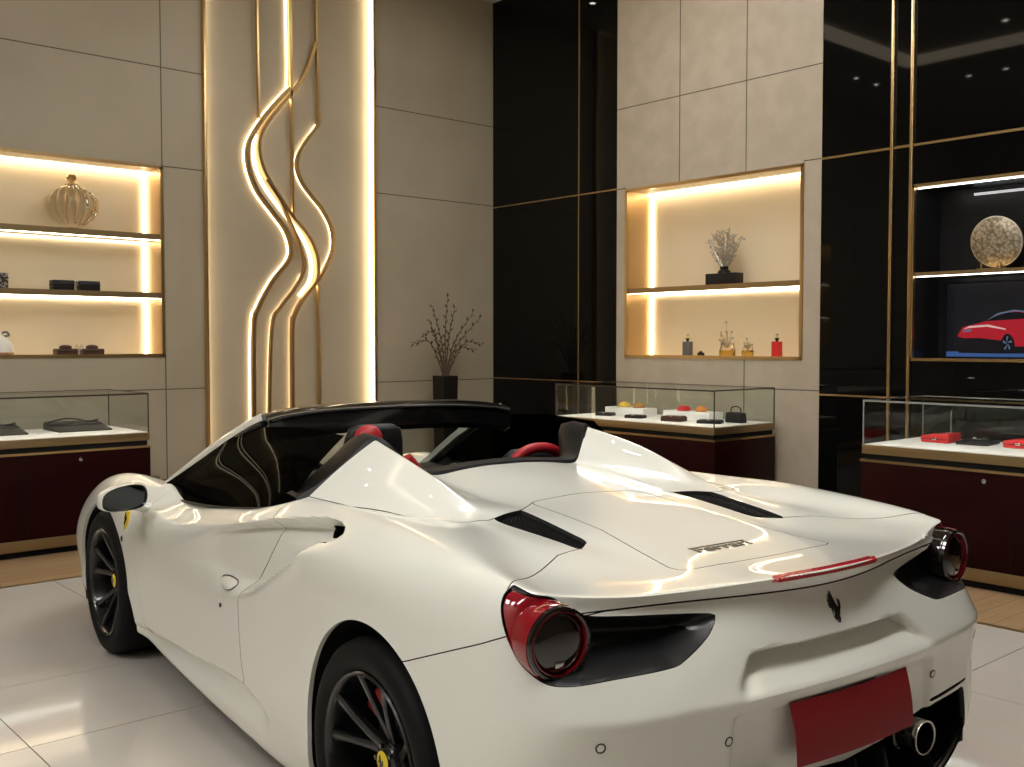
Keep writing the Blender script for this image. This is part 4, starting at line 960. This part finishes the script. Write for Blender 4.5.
# plate on its stand
t = thing('decorative_plate', 'round patterned silver-gold plate standing upright on a small gold stand', 'plate', (1.065, YW-.17, 2.012))
TT = Matrix.Translation((0,0,.20)) @ Matrix.Rotation(math.radians(80), 4, 'X') @ Matrix.Rotation(0, 4, 'Z')
pm = mat('engraved_plate', (.45,.38,.27), .35, metal=.7); nt = pm.node_tree; n_ = nt.nodes
vo = n_.new('ShaderNodeTexVoronoi'); vo.inputs['Scale'].default_value = 45; tc = n_.new('ShaderNodeTexCoord'); rp = n_.new('ShaderNodeValToRGB'); rp.color_ramp.elements[0].color = (.80,.72,.56,1); rp.color_ramp.elements[1].color = (.28,.22,.15,1); rp.color_ramp.elements[1].position = .75
nt.links.new(tc.outputs['Object'], vo.inputs['Vector']); nt.links.new(vo.outputs['Distance'], rp.inputs[0]); nt.links.new(rp.outputs[0], n_['Principled BSDF'].inputs['Base Color'])
b = MB(); b.lathe([(.0001,.0),(.09,.002),(.11,.010),(.135,.012),(.165,.022),(.176,.028),(.180,.026),(.178,.018),(.13,.002),(.09,-.008),(.0001,-.010)], 64, T=TT); b.build('dish', pm, t)
b = MB(); b.tube([TT @ Vector((.178*math.cos(a), .178*math.sin(a), .027)) for a in np.linspace(0,2*PI,49)[:-1]], .009, 8, closed=True)
b.tube([TT @ Vector((.122*math.cos(a), .122*math.sin(a), .013)) for a in np.linspace(0,2*PI,49)[:-1]], .004, 6, closed=True); b.build('rim', mat('plate_rim', (.80,.74,.60), .3, metal=.5), t)
b = MB(); b.box((-.10,-.05,0), (.10,.06,.012)); b.tube([(-.07,.05,.01),(-.07,.055,.05)], .006, 6); b.tube([(.07,.05,.01),(.07,.055,.05)], .006, 6); b.tube([(0,-.05,.01),(0,-.04,.18)], .007, 6); b.build('plate_stand', M['gold'], t)
# screen with a red car on it
t = thing('display_screen', 'screen showing a red car on a dark backdrop, inside the black cabinet', 'screen', (.74, YW-.33, 1.372))
b = MB(); b.box((-.90,-.03,0), (.76,0,.575)); b.build('screen_panel', M['cab'], t, bevel=.004)
def flat(name, P, y, m):
    me = bpy.data.meshes.new(name); bm = bmesh.new(); vs = [bm.verts.new((x, y, z)) for x, z in P]; f = bm.faces.new(vs); bm.normal_update()
    if f.normal.y < 0: bmesh.ops.reverse_faces(bm, faces=[f])
    bmesh.ops.triangulate(bm, faces=[f]); bm.to_mesh(me); bm.free(); me.materials.append(m); return link(name, me, t)
flat('picture_backdrop', [(-.88,.012),(.745,.012),(.745,.56),(-.88,.56)], .0015, M['screen_bg'])
flat('picture_floor', [(-.88,.012),(.745,.012),(.745,.05),(-.88,.08)], .0025, M['screen_blue'])
cs = lambda P: [(.67-p[0]*.46, .028+p[1]*.62) for p in P]
flat('picture_car_shadow', cs([(.0,.10),(.05,.02),(.6,.015),(1.5,.02),(1.8,.12),(1.75,.25),(.2,.22)]), .0035, M['screen_dk'])
flat('picture_car', cs([(.02,.22),(.06,.28),(.12,.335),(.30,.365),(.48,.40),(.70,.50),(.92,.525),(1.2,.50),(1.5,.40),(1.8,.36),(1.86,.2),(1.78,.12),(1.5,.10),(1.42,.22),(1.30,.10),(.95,.10),(.92,.20),(.84,.24),(.76,.20),(.72,.17),(.40,.20),(.12,.20)]), .0045, M['screen_red'])
flat('picture_car_glass', cs([(.48,.40),(.62,.455),(.80,.50),(.98,.505),(1.15,.48),(1.25,.43),(.9,.415)]), .0055, M['screen_dk'])
flat('picture_car_roof', cs([(.50,.41),(.66,.49),(.92,.53),(1.2,.505),(1.2,.49),(.92,.512),(.68,.475)]), .0060, M['screen_sky'])
flat('picture_car_highlight', cs([(.10,.30),(.22,.345),(.52,.36),(.80,.31),(.80,.295),(.50,.335),(.2,.32)]), .0060, M['screen_hi'])
for cx in (.83, 1.38):
    flat('picture_wheel', cs([(cx+.095*math.cos(a), .135+.115*math.sin(a)) for a in np.linspace(0,2*PI,25)[:-1]]), .0065, M['screen_dk'])
    flat('picture_headlight', cs([(.10,.27),(.16,.30),(.27,.305),(.24,.28)]), .0066, M['screen_sky']) if cx < 1 else None
    for k in range(5):
        a = 2*PI*k/5+.3; flat('picture_spoke', cs([(cx+.012*math.cos(a+1.5), .135+.012*math.sin(a+1.5)), (cx+.07*math.cos(a-.18), .135+.085*math.sin(a-.18)), (cx+.07*math.cos(a+.18), .135+.085*math.sin(a+.18))]), .0075, M['screen_sky'])
# ------------------------------------------------------------ display cases
def display_case(label, length, loc, rz, lock=None, light_edge=False):
    """built along +x from 0 (near end) to length, front face at y=0 looking to +y, depth .81"""
    t = thing('display_case', label, 'display case', loc, rz); D = .81
    b = MB(); b.box((.03,-D+.03,0), (length-.03,-.04,.05)); b.build('toe_kick', M['black_matte'], t, smooth=False)
    b = MB(); b.box((-.004,-D-.004,.05), (length+.004,.004,.125)); b.build('plinth', M['bronze'], t, bevel=.002)
    b = MB(); b.box((-.008,-D,.125), (length+.008,0,.712)); body = b.build('cabinet', M['maroon'], t, bevel=.003)
    for x in ((length*.5,) if length < 2 else (length/3, length*2/3)):
        b = MB(); b.box((x-.0018,-.002,.13), (x+.0018,.0015,.71)); b.build('door_gap', M['black_matte'], body, smooth=False)
    b = MB(); b.box((-.012,-D-.004,.712), (length+.012,.006,.728)); b.build('gold_edge', M['gold_thin'], t, smooth=False)
    b = MB(); b.box((.012,-D+.012,.728), (length-.012,-.012,.765)); b.build('shadow_gap', M['black_matte'], t, smooth=False)
    b = MB(); b.box((-.002,-D,.765), (length+.002,.002,.822)); b.build('band', M['bronze'], t, bevel=.002)
    b = MB(); b.box((.012,-D+.012,.822), (length-.012,-.012,.827)); b.build('display_deck', M['white_top'], t, smooth=False)
    b = MB(); b.lathe([(.014,0),(.014,.006),(.008,.008),(.0001,.008)], 20, T=Matrix.Translation((lock or length*.3, 0, .66)) @ Matrix.Rotation(-PI/2, 4, 'X')); b.build('lock', M['chrome'], body)
    z0, z1 = .827, 1.115
    for nm, a, c in (('glass_front', (.004,-.008,z0), (length-.004,-.004,z1-.004)), ('glass_back', (.004,-D+.004,z0), (length-.004,-D+.008,z1-.004)), ('glass_end', (.004,-D+.01,z0), (.008,-.01,z1-.004)), ('glass_end', (length-.008,-D+.01,z0), (length-.004,-.01,z1-.004)), ('glass_top', (.004,-D+.004,z1-.004), (length-.004,-.004,z1))):
        q = [(a[0],a[1],a[2]),(c[0],a[1],a[2]),(c[0],c[1],c[2]),(a[0],c[1],c[2])]
        if nm == 'glass_top': q = [(a[0],a[1],c[2]),(c[0],a[1],c[2]),(c[0],c[1],c[2]),(a[0],c[1],c[2])]
        if nm == 'glass_end': q = [(a[0],a[1],a[2]),(a[0],c[1],a[2]),(a[0],c[1],c[2]),(a[0],a[1],c[2])]
        if nm in ('glass_front', 'glass_back'): q = [(a[0],a[1],a[2]),(c[0],a[1],a[2]),(c[0],a[1],c[2]),(a[0],a[1],c[2])]
        g = MB(); g.add(q, [(0,1,2,3)]); g.build(nm, M['glass'], t, smooth=False)
    e = .007; em = M['edge_light'] if light_edge else M['edge_dark']
    b = MB()
    for y in (-.002, -D+e): b.box((0,y-e,z1-(e if y < -.1 else .010)), (length,y,z1+.002))
    for x in (0, length-e): b.box((x,-D,z1-e), (x+e,0,z1+.002))
    for x in (0, length-e):
        for y in (-.002, -D+e): b.box((x,y-e,z0-.005), (x+e,y,z1))
    b.build('glass_edge', em, t, smooth=False)
    g = MB(); g.box((.012,-.022,z1-.005), (length-.012,-.009,z1-.001)); ch = g.build('fill_cover', em, t, smooth=False)  # added cover that hides the fill strip from above
    g = MB(); g.box((.02,-.020,z1-.009), (length-.02,-.011,z1-.005)); g.build('fill_bar', M['case_fill'], ch, smooth=False)  # added hidden strip that brightens the white deck
    return t
M['edge_dark'] = mat('dark_bronze_edge', (.05,.04,.03), .35, metal=.5)
M['edge_light'] = mat('polished_edge', (.50,.52,.50), .2, metal=.6)
M['case_fill'] = mat('case_fill', (1,1,1), .5, emis=(1,.96,.90), es=40)  # glow of the added fill strips inside the cases
# left: front looks towards -x; local +y must map to world -x: rotate 90 degrees
display_case('dark maroon glass-topped display case below the wide lit niche', 2.6, (5.29, -.545, 0), PI/2, 2.6*.0+.50)
display_case('dark maroon glass-topped display case below the one-shelf niche, seen past the car', 1.79, (2.745, -4.0, 0), 0, 1.3)
display_case('dark maroon glass-topped display case at the right, in front of the black cabinet', 2.9, (-1.59, -3.70, 0), 0, 2.10, True)

ZD = .827
def put(name, label, cat, x, y, z, rz=0, group=None): return thing(name, label, cat, (x, y, z), rz, group)
# leather goods in the left case: a tilted pad with a folded strap and a pale card
def pad_set(label, x, y, rz):
    t = put('leather_clutch', label, 'bag', x, y, ZD, rz)
    b = MB(); b.prism([(-.17,0),(.17,0),(.17,.012),(-.17,.055)], -.20, .20, 'xz'); b.build('pouch', M['cloth_dark'], t, bevel=.006)
    b = MB(); b.prism([(-.165,.060),(-.02,.042),(-.02,.030),(-.165,.048)], -.195, .195, 'xz'); b.build('flap', M['leather'], t, bevel=.003)
    b = MB(); b.tube(spline([(-.10,-.19,.06),(-.06,-.08,.085),(-.10,.03,.075),(-.02,.08,.06),(-.07,.17,.07),(-.13,.19,.06)], 6), .006, 6); b.build('strap', M['leather'], t)
    b = MB(); b.box((-.03,-.02,.036), (.0,.02,.046)); b.build('clasp', M['dark_chrome'], t, bevel=.002)
pad_set('black leather clutch lying nearest the right end of the left-hand case', 5.80, -.20, PI)
pad_set('black leather clutch lying farther left in the left-hand case', 5.80, .40, PI)
b = MB(); b.box((5.60,-.0,ZD), (5.95,.13,ZD+.004)); tag(b.build('white_card', M['white'], bevel=.001), 'blank white card between the two black clutches', 'card')
# middle case
def wallet(label, x, y, rz, m, w=.16, d=.10, h=.03, z=ZD, name='wallet'):
    t = put(name, label, 'wallet', x, y, z, rz)
    b = MB(); b.prism([(-w/2,0),(w/2,0),(w/2,h*.7),(w/2-.01,h),(-w/2+.01,h),(-w/2,h*.7)], -d/2, d/2, 'xz'); b.build('body', m, t, bevel=.004)
    b = MB(); b.box((-w/2+.004,-d/2-.001,h*.4), (w/2-.004,d/2+.002,h*.5)); b.build('edge_fold', M['leather'], t)
    b = MB(); b.box((-.012,d/2-.006,h-.004), (.012,d/2+.003,h+.004)); b.build('snap', M['gold'], t)
def riser(label, x, y, w, d, h):
    b = MB(); b.box((x-w/2,y-d/2,ZD), (x+w/2,y+d/2,ZD+h)); tag(b.build('display_riser', M['white_top'], bevel=.004), label, 'riser')
riser('low white riser block at the back left of the middle case', 4.12, -4.56, .46, .20, .07); riser('low white riser block at the back right of the middle case', 3.42, -4.58, .50, .20, .07)
wallet('small black wallet at the far left of the middle case', 4.22, -4.33, .3, M['cloth_dark'])
wallet('black wallet lying second from the left in the middle case', 3.83, -4.30, .2, M['leather'], .17)
wallet('dark brown wallet in front of the red pouch in the middle case', 3.38, -4.28, .2, M['brown'], .19, .12, .045)
wallet('flat black wallet near the right end of the middle case', 3.03, -4.32, .4, M['cloth_dark'], .20, .12)
def pouch(label, x, y, m, z, r=.06):
    t = put('pouch', label, 'pouch', x, y, z)
    b = MB(); b.lathe([(r*.9,0),(r,.012),(r*.85,.032),(r*.4,.046),(r*.25,.05),(.0001,.048)], 20); b.build('pouch_body', m, t)
    b = MB(); b.tube([(r*.35*math.cos(a), r*.35*math.sin(a), .047) for a in np.linspace(0,2*PI,17)[:-1]], .004, 6, closed=True); b.build('cord', M['gold'], t)
pouch('yellow pouch on the left riser, left of the orange one', 4.20, -4.56, mat('mustard', (.75,.50,.06), .5), ZD+.07)
pouch('orange-brown pouch on the left riser, right of the yellow one', 4.02, -4.56, mat('tan', (.45,.22,.06), .5), ZD+.07)
pouch('red pouch on the right riser', 3.50, -4.56, M['red_box'], ZD+.07); pouch('orange pouch on the right riser beside the red one', 3.33, -4.58, mat('orange', (.75,.25,.04), .5), ZD+.07, .05)
t = put('handbag', 'small black handbag with an arched handle at the right end of the middle case', 'bag', 2.93, -4.53, ZD)
b = MB(); b.prism([(-.09,0),(.09,0),(.08,.085),(-.08,.085)], -.035, .035, 'xz'); b.build('bag_body', M['leather'], t, bevel=.012, seg=3); b = MB(); b.tube(spline([(-.05,0,.08),(-.045,0,.12),(0,0,.135),(.045,0,.12),(.05,0,.08)], 6), .005, 6); b.build('bag_handle', M['leather'], t)
# right case: two red box sets
def red_set(label, x, y):
    t = put('gift_box', label, 'box', x, y, ZD)
    b = MB(); b.prism([(-.095,0),(.095,0),(.095,.045),(-.095,.065)], -.08, .10, 'xz', T=Matrix.Rotation(0, 4, 'Z')); b.build('box_body', M['red_box'], t, bevel=.008, seg=3)
    b = MB(); b.box((-.096,.095,.022), (.096,.103,.026)); b.build('lid_gap', M['leather'], t); b = MB(); b.box((-.015,.095,.018), (.015,.106,.034)); b.build('box_clasp', M['chrome'], t, bevel=.002)
red_set('red leather box lying at the left of the right-hand case', 1.03, -4.22); red_set('red leather box lying farther right in the right-hand case', .50, -4.24)
for k, (x, y, w_) in enumerate(((.80, -4.25, 'first'), (.27, -4.27, 'second'))):
    t = put('dark_tray', 'dark tray right of the %s red box' % ('left-hand' if k == 0 else 'right-hand'), 'tray', x, y, ZD, .1)
    b = MB(); b.box((-.10,-.12,0), (.10,.12,.010)); b.build('tray_base', M['cloth_dark'], t, bevel=.003); b = MB(); b.box((-.10,.11,.01), (.10,.12,.022)); b.box((-.10,-.12,.01), (.10,-.11,.022)); b.box((-.10,-.11,.01), (-.09,.11,.022)); b.box((.09,-.11,.01), (.10,.11,.022)); b.build('tray_rim', M['leather'], t)
    t = put('jewellery_stand', 'slim chrome stand behind the %s red box' % ('left-hand' if k == 0 else 'right-hand'), 'stand', x+.25, -4.40, ZD)
    b = MB(); b.lathe([(.05,0),(.05,.008),(.012,.014),(.009,.03),(.008,.20),(.0001,.205)], 20); b.build('post', M['chrome'], t); b = MB(); b.tube([(-.04,0,.0),(-.045,.02,.03),(-.02,.03,.045),(.02,.03,.045),(.045,.02,.03)], .008, 8); b.build('ring_holder', M['silver'], t)
t = put('bracelet', 'silver bracelet lying right of the left-hand red box', 'bracelet', .86, -4.44, ZD+.002)
b = MB(); b.tube([(.05*math.cos(a), .035*math.sin(a), .010) for a in np.linspace(0,2*PI,25)[:-1]], .006, 8, closed=True); b.build('band', M['chrome'], t); b = MB(); b.sphere((.05,0,.014), .012); b.build('charm', M['silver'], t)

# ------------------------------------------------------------ things in the niches
# crystal vase: gadrooned globe with a gold stopper
t = put('crystal_jar', 'round ribbed crystal jar with a gold stopper on the upper left shelf', 'jar', 6.63, -.46, 2.42)
V_ = []; n = 96; prof = [(.06,.0),(.065,.012),(.05,.02),(.09,.04),(.145,.085),(.178,.14),(.186,.185),(.176,.235),(.145,.285),(.10,.318),(.055,.335),(.045,.345)]
for r, h in prof:
    for k in range(n):
        a = 2*PI*k/n; g = 1+.045*math.cos(a*16)*(1 if .03 < h < .33 else 0); V_.append((r*g*math.cos(a), r*g*math.sin(a), h))
b = MB(); b.add(V_, [(i*n+k, i*n+(k+1)%n, (i+1)*n+(k+1)%n, (i+1)*n+k) for i in range(len(prof)-1) for k in range(n)]+[tuple(range(n)), tuple((len(prof)-1)*n+k for k in range(n))]); jar = b.build('jar_body', M['crystal'], t, angle=60)
for k in range(16):
    a = 2*PI*(k+.5)/16; b = MB(); b.tube([(r*math.cos(a)*.985, r*math.sin(a)*.985, h) for r, h in prof[3:-1]], .0020, 6); b.build('gold_rib', M['gold'], jar)
b = MB(); b.lathe([(.05,.345),(.035,.352),(.018,.36),(.018,.372),(.036,.385),(.040,.402),(.030,.420),(.012,.428),(.0001,.43)], 24); b.build('stopper', M['gold'], t)
b = MB(); b.lathe([(.075,0),(.075,.010),(.055,.018)], 24); b.build('foot', M['gold'], t); t.scale = (1.09, 1.09, 1.09)
def bow_box(label, x, y, z, w, m, top=False, group=None):
    t = put('small_box', label, 'box', x, y, z)
    b = MB(); b.box((-.06,-w/2,0), (.06,w/2,.085 if not top else .055)); b.build('box_body', m, t, bevel=.006); 
    b = MB(); b.box((-.063,-w/2-.002,.045 if not top else .032), (.063,w/2+.002,.05 if not top else .036)); b.build('lid_line', M['black_matte'], t)
    if top:
        b = MB(); b.lathe([(.045,.055),(.05,.062),(.045,.078),(.02,.086),(.0001,.087)], 20); b.build('lid_cushion', m, t)
bow_box('black gift box on the middle left shelf, left of the silver bow', 6.62, -.365, 1.918, .165, M['cloth_dark']); bow_box('black gift box on the middle left shelf, right of the silver bow', 6.62, -.575, 1.918, .165, M['cloth_dark'])
bow_box('dark brown cushion box on the niche floor, left of the small clasp', 6.62, -.385, 1.384, .165, M['brown'], True); bow_box('dark brown cushion box on the niche floor, right of the small clasp', 6.62, -.60, 1.384, .165, M['brown'], True)
for z, lb in ((1.918, 'silver bow ornament between the two black gift boxes'), (1.384, 'small silver clasp ornament between the two brown cushion boxes')):
    t = put('bow_ornament', lb, 'ornament', 6.60, -.472 if z > 1.5 else -.49, z)
    b = MB(); b.lathe([(.018,0),(.018,.006),(.006,.012),(.006,.05),(.0001,.052)], 12); b.build('stem', M['silver'], t)
    for s in (1, -1): b = MB(); b.tube(spline([(0,0,.05),(0,s*.018,.085),(0,s*.03,.07),(0,s*.02,.05),(0,0,.05)], 4), .004, 6); b.build('loop', M['silver'], t)
bx_m = noisecol(mat('speckled_box', (.05,.05,.05), .5), (.01,.01,.01), (.35,.33,.28), 60, lo=.45, hi=.6)
t = put('speckled_box', 'black and silver speckled box at the left edge of the middle shelf', 'box', 6.62, .17, 1.918)
b = MB(); b.box((-.06,-.11,0), (.06,.11,.125)); b.build('box_body', bx_m, t, bevel=.012, seg=3); b = MB(); b.box((-.062,-.112,.085), (.062,.112,.089)); b.build('lid_line', M['black_matte'], t)
t = put('perfume_bottle', 'large clear bottle with a grey bow on the niche floor at the left edge', 'bottle', 6.60, .13, 1.384)
b = MB(); b.lathe([(.085,0),(.10,.01),(.105,.07),(.085,.115),(.045,.15),(.022,.165),(.022,.185),(.0001,.187)], 28); b.build('bottle_body', M['white'], t); b = MB(); b.lathe([(.088,.0),(.106,.012),(.107,.026),(.10,.028)], 28); b.build('base_band', mat('tan_band', (.45,.24,.10), .4), t)
b = MB(); b.tube(spline([(-.0,.0,.165),(0,.05,.19),(0,.075,.165),(0,.03,.155),(0,0,.165),(0,-.05,.19),(0,-.075,.165),(0,-.03,.155),(0,0,.165)], 4), .009, 6); b.build('bow', M['grey'], t)
# one-shelf niche: silver coral ornament on a black block
t = put('coral_ornament', 'silver branching coral ornament on a black block, on the niche shelf', 'ornament', 3.46, -5.06, 2.003)
b = MB(); b.box((-.165,-.06,0), (.165,.06,.105)); b.build('block', M['cloth_dark'], t, bevel=.004); b = MB(); b.lathe([(.06,.105),(.055,.125),(.035,.14),(.04,.165),(.0001,.17)], 20); b.build('neck', M['vase'], t)
rnd = random.Random(4)
for k in range(15):
    b = MB(); a = PI*(k+.5)/15+.0; L = .27+.07*rnd.random(); th = (a-PI/2)*.46
    pts = [(0,0,.15)]; 
    for q in range(1, 6): pts.append((math.sin(th*(1.35-.10*q))*L*q/5+.014*rnd.uniform(-1,1), rnd.uniform(-.04,.04)*q/5, .15+math.cos(th*(1.35-.10*q))*L*q/5+.01*rnd.uniform(-1,1)))
    b.tube(pts, [.007,.006,.005,.0045,.004,.003], 6)
    for q in range(2, 6):
        p = Vector(pts[q])
        for g in range(3):
            d = Vector((rnd.uniform(-1,1), rnd.uniform(-.6,.6), rnd.uniform(-.5,1))).normalized()*.032; b.tube([p, p+d*.6, p+d], [.004,.0035,.003], 5); b.sphere(p+d, .0085, 6, 4)
    b.build('coral_branch', M['silver'], t)
def bottle(label, x, m, w, h, glass=False):
    t = put('perfume_bottle', label, 'bottle', x, -5.06, 1.364)
    b = MB(); b.box((-w/2,-.03,0), (w/2,.03,h)); b.build('bottle_body', m, t, bevel=.006, seg=3); b = MB(); b.lathe([(.012,h),(.012,h+.018),(.020,h+.018),(.020,h+.030),(.0001,h+.03)], 16); b.build('cap', M['vase'], t)
    b = MB(); b.lathe([(.003,h+.03),(.003,h+.05),(.014,h+.055),(.012,h+.066),(.0001,h+.068)], 12); b.build('finial', M['silver'], t)
bottle('small dark grey square bottle at the left of the niche floor', 3.87, M['grey'], .08, .135); bottle('small red square bottle at the right of the niche floor', 2.90, M['red_box'], .075, .135)
t = put('knot_ornament', 'tiny black knot ornament beside the grey bottle on the niche floor', 'ornament', 3.70, -5.04, 1.364)
for q, (x, z, r) in enumerate(((-.02,.018,.018),(.02,.018,.018),(0,.034,.016))): b = MB(); b.sphere((x,0,z), r, 10, 8); b.build('knot', M['vase'], t)
def bouquet(label, x, r, h, hs, sprig):
    t = put('crystal_vase', label, 'vase', x, -5.06, 1.364)
    b = MB(); b.lathe([(r*.8,0),(r*.95,.006),(r,.05),(r*.92,h*.5),(r*.75,h*.85),(r*.8,h)], 12, caps=True); b.build('vase_glass', M['clear'], t, smooth=False)
    b = MB(); b.lathe([(r*.78,.006),(r*.85,.05),(r*.8,h*.42),(.0001,h*.42)], 12); b.build('amber_filling', M['amber'], t, smooth=False)
    rn = random.Random(int(x*100))
    for k in range(sprig):
        th = rn.uniform(-.8,.8); L = hs*rn.uniform(.35,.75) if k else hs; th = th if k else .05
        b = MB(); p0 = Vector((0,0,h*.6)); p1 = p0+Vector((math.sin(th)*L, rn.uniform(-.02,.02), math.cos(th)*L)); pm_ = p0.lerp(p1, .55)+Vector((rn.uniform(-.01,.01),0,.01)); b.tube([p0, pm_, p1], .003, 5); b.sphere(p1, .013, 8, 6); b.sphere(pm_, .009, 8, 6); b.build('sprig', M['gold'] if k % 2 else M['silver'], t)
bouquet('faceted crystal vase with tall gold sprigs, centre of the niche floor', 3.42, .075, .12, .235, 11); bouquet('shorter crystal vase right of the tall gold-sprigged one', 3.20, .055, .09, .11, 7)

# ------------------------------------------------------------ tall vase with dry branches in the corner
t = put('floor_vase', 'tall square black floor vase with dry arching branches in the corner', 'vase', 6.13, -3.97, 0)
b = MB(); V_ = []
for z, w in ((0,.075),(.01,.078),(1.145,.092),(1.15,.090),(1.15,.078),(1.05,.075)):
    V_ += [(w,w,z),(-w,w,z),(-w,-w,z),(w,-w,z)]
b.add(V_, [(i*4+q, i*4+(q+1)%4, i*4+4+(q+1)%4, i*4+4+q) for i in range(5) for q in range(4)]+[(3,2,1,0),(20,21,22,23)]); b.build('vase_body', M['vase'], t, smooth=False)
# branches: end points measured in (y, z) of the plane of the vase
ends = [(.39,1.53,.52),(.22,1.70,.3),(.13,1.84,.2),(-.02,1.95,.05),(-.16,1.84,.15),(-.34,1.80,.25),(-.42,1.74,.3),(-.48,1.52,.5),(-.34,1.46,.45),(.30,1.62,.42)]
rn = random.Random(3)
for i, (y, z, cv) in enumerate(ends):
    b = MB(); sgn = 1 if y > 0 else -1
    mid_ = (rn.uniform(-.03,.03), y*(.42 if cv < .35 else .55), 1.10+(z-1.10)*(.62 if cv < .35 else .92)); m1 = (0, y*.14, 1.10+(z-1.10)*.30)
    P = spline([(0,y*.03,1.02), m1, mid_, (rn.uniform(-.05,.05), y, z-(.05 if cv > .35 else 0))], 6); b.tube(P, [.010-.0075*k/(len(P)-1) for k in range(len(P))], 6)
    for k in range(7, len(P), 1):
        p = Vector(P[k]); 
        d = (Vector(P[k])-Vector(P[k-1])).normalized(); side_ = Vector((rn.uniform(-1,1), -d.z*(1 if k % 2 else -1), d.y*(1 if k % 2 else -1))).normalized(); e = p+d*.042+side_*.026
        b.add([p, p.lerp(e,.5)+Vector((.008,.009,0)), e, p.lerp(e,.5)-Vector((.008,.009,0))], [(0,1,2,3)]); b.tube([p, e], .0028, 5)
    b.build('branch', M['twig'], t)
cam = bpy.data.cameras.new('camera'); co = link('camera', cam); co.location = (-2.230, 2.478, 1.4937)
cam.sensor_width = 36; cam.lens = 36*1030/1024; cam.clip_start = .05; cam.clip_end = 100
co.rotation_euler = (PI/2-.0402, 0, -.6292-math.radians(5.3)-PI/2)
SC.camera = co
vs = SC.view_settings; vs.view_transform = 'Standard'; vs.look = 'None'; vs.gamma = 1; vs.use_curve_mapping = False; vs.exposure = 0
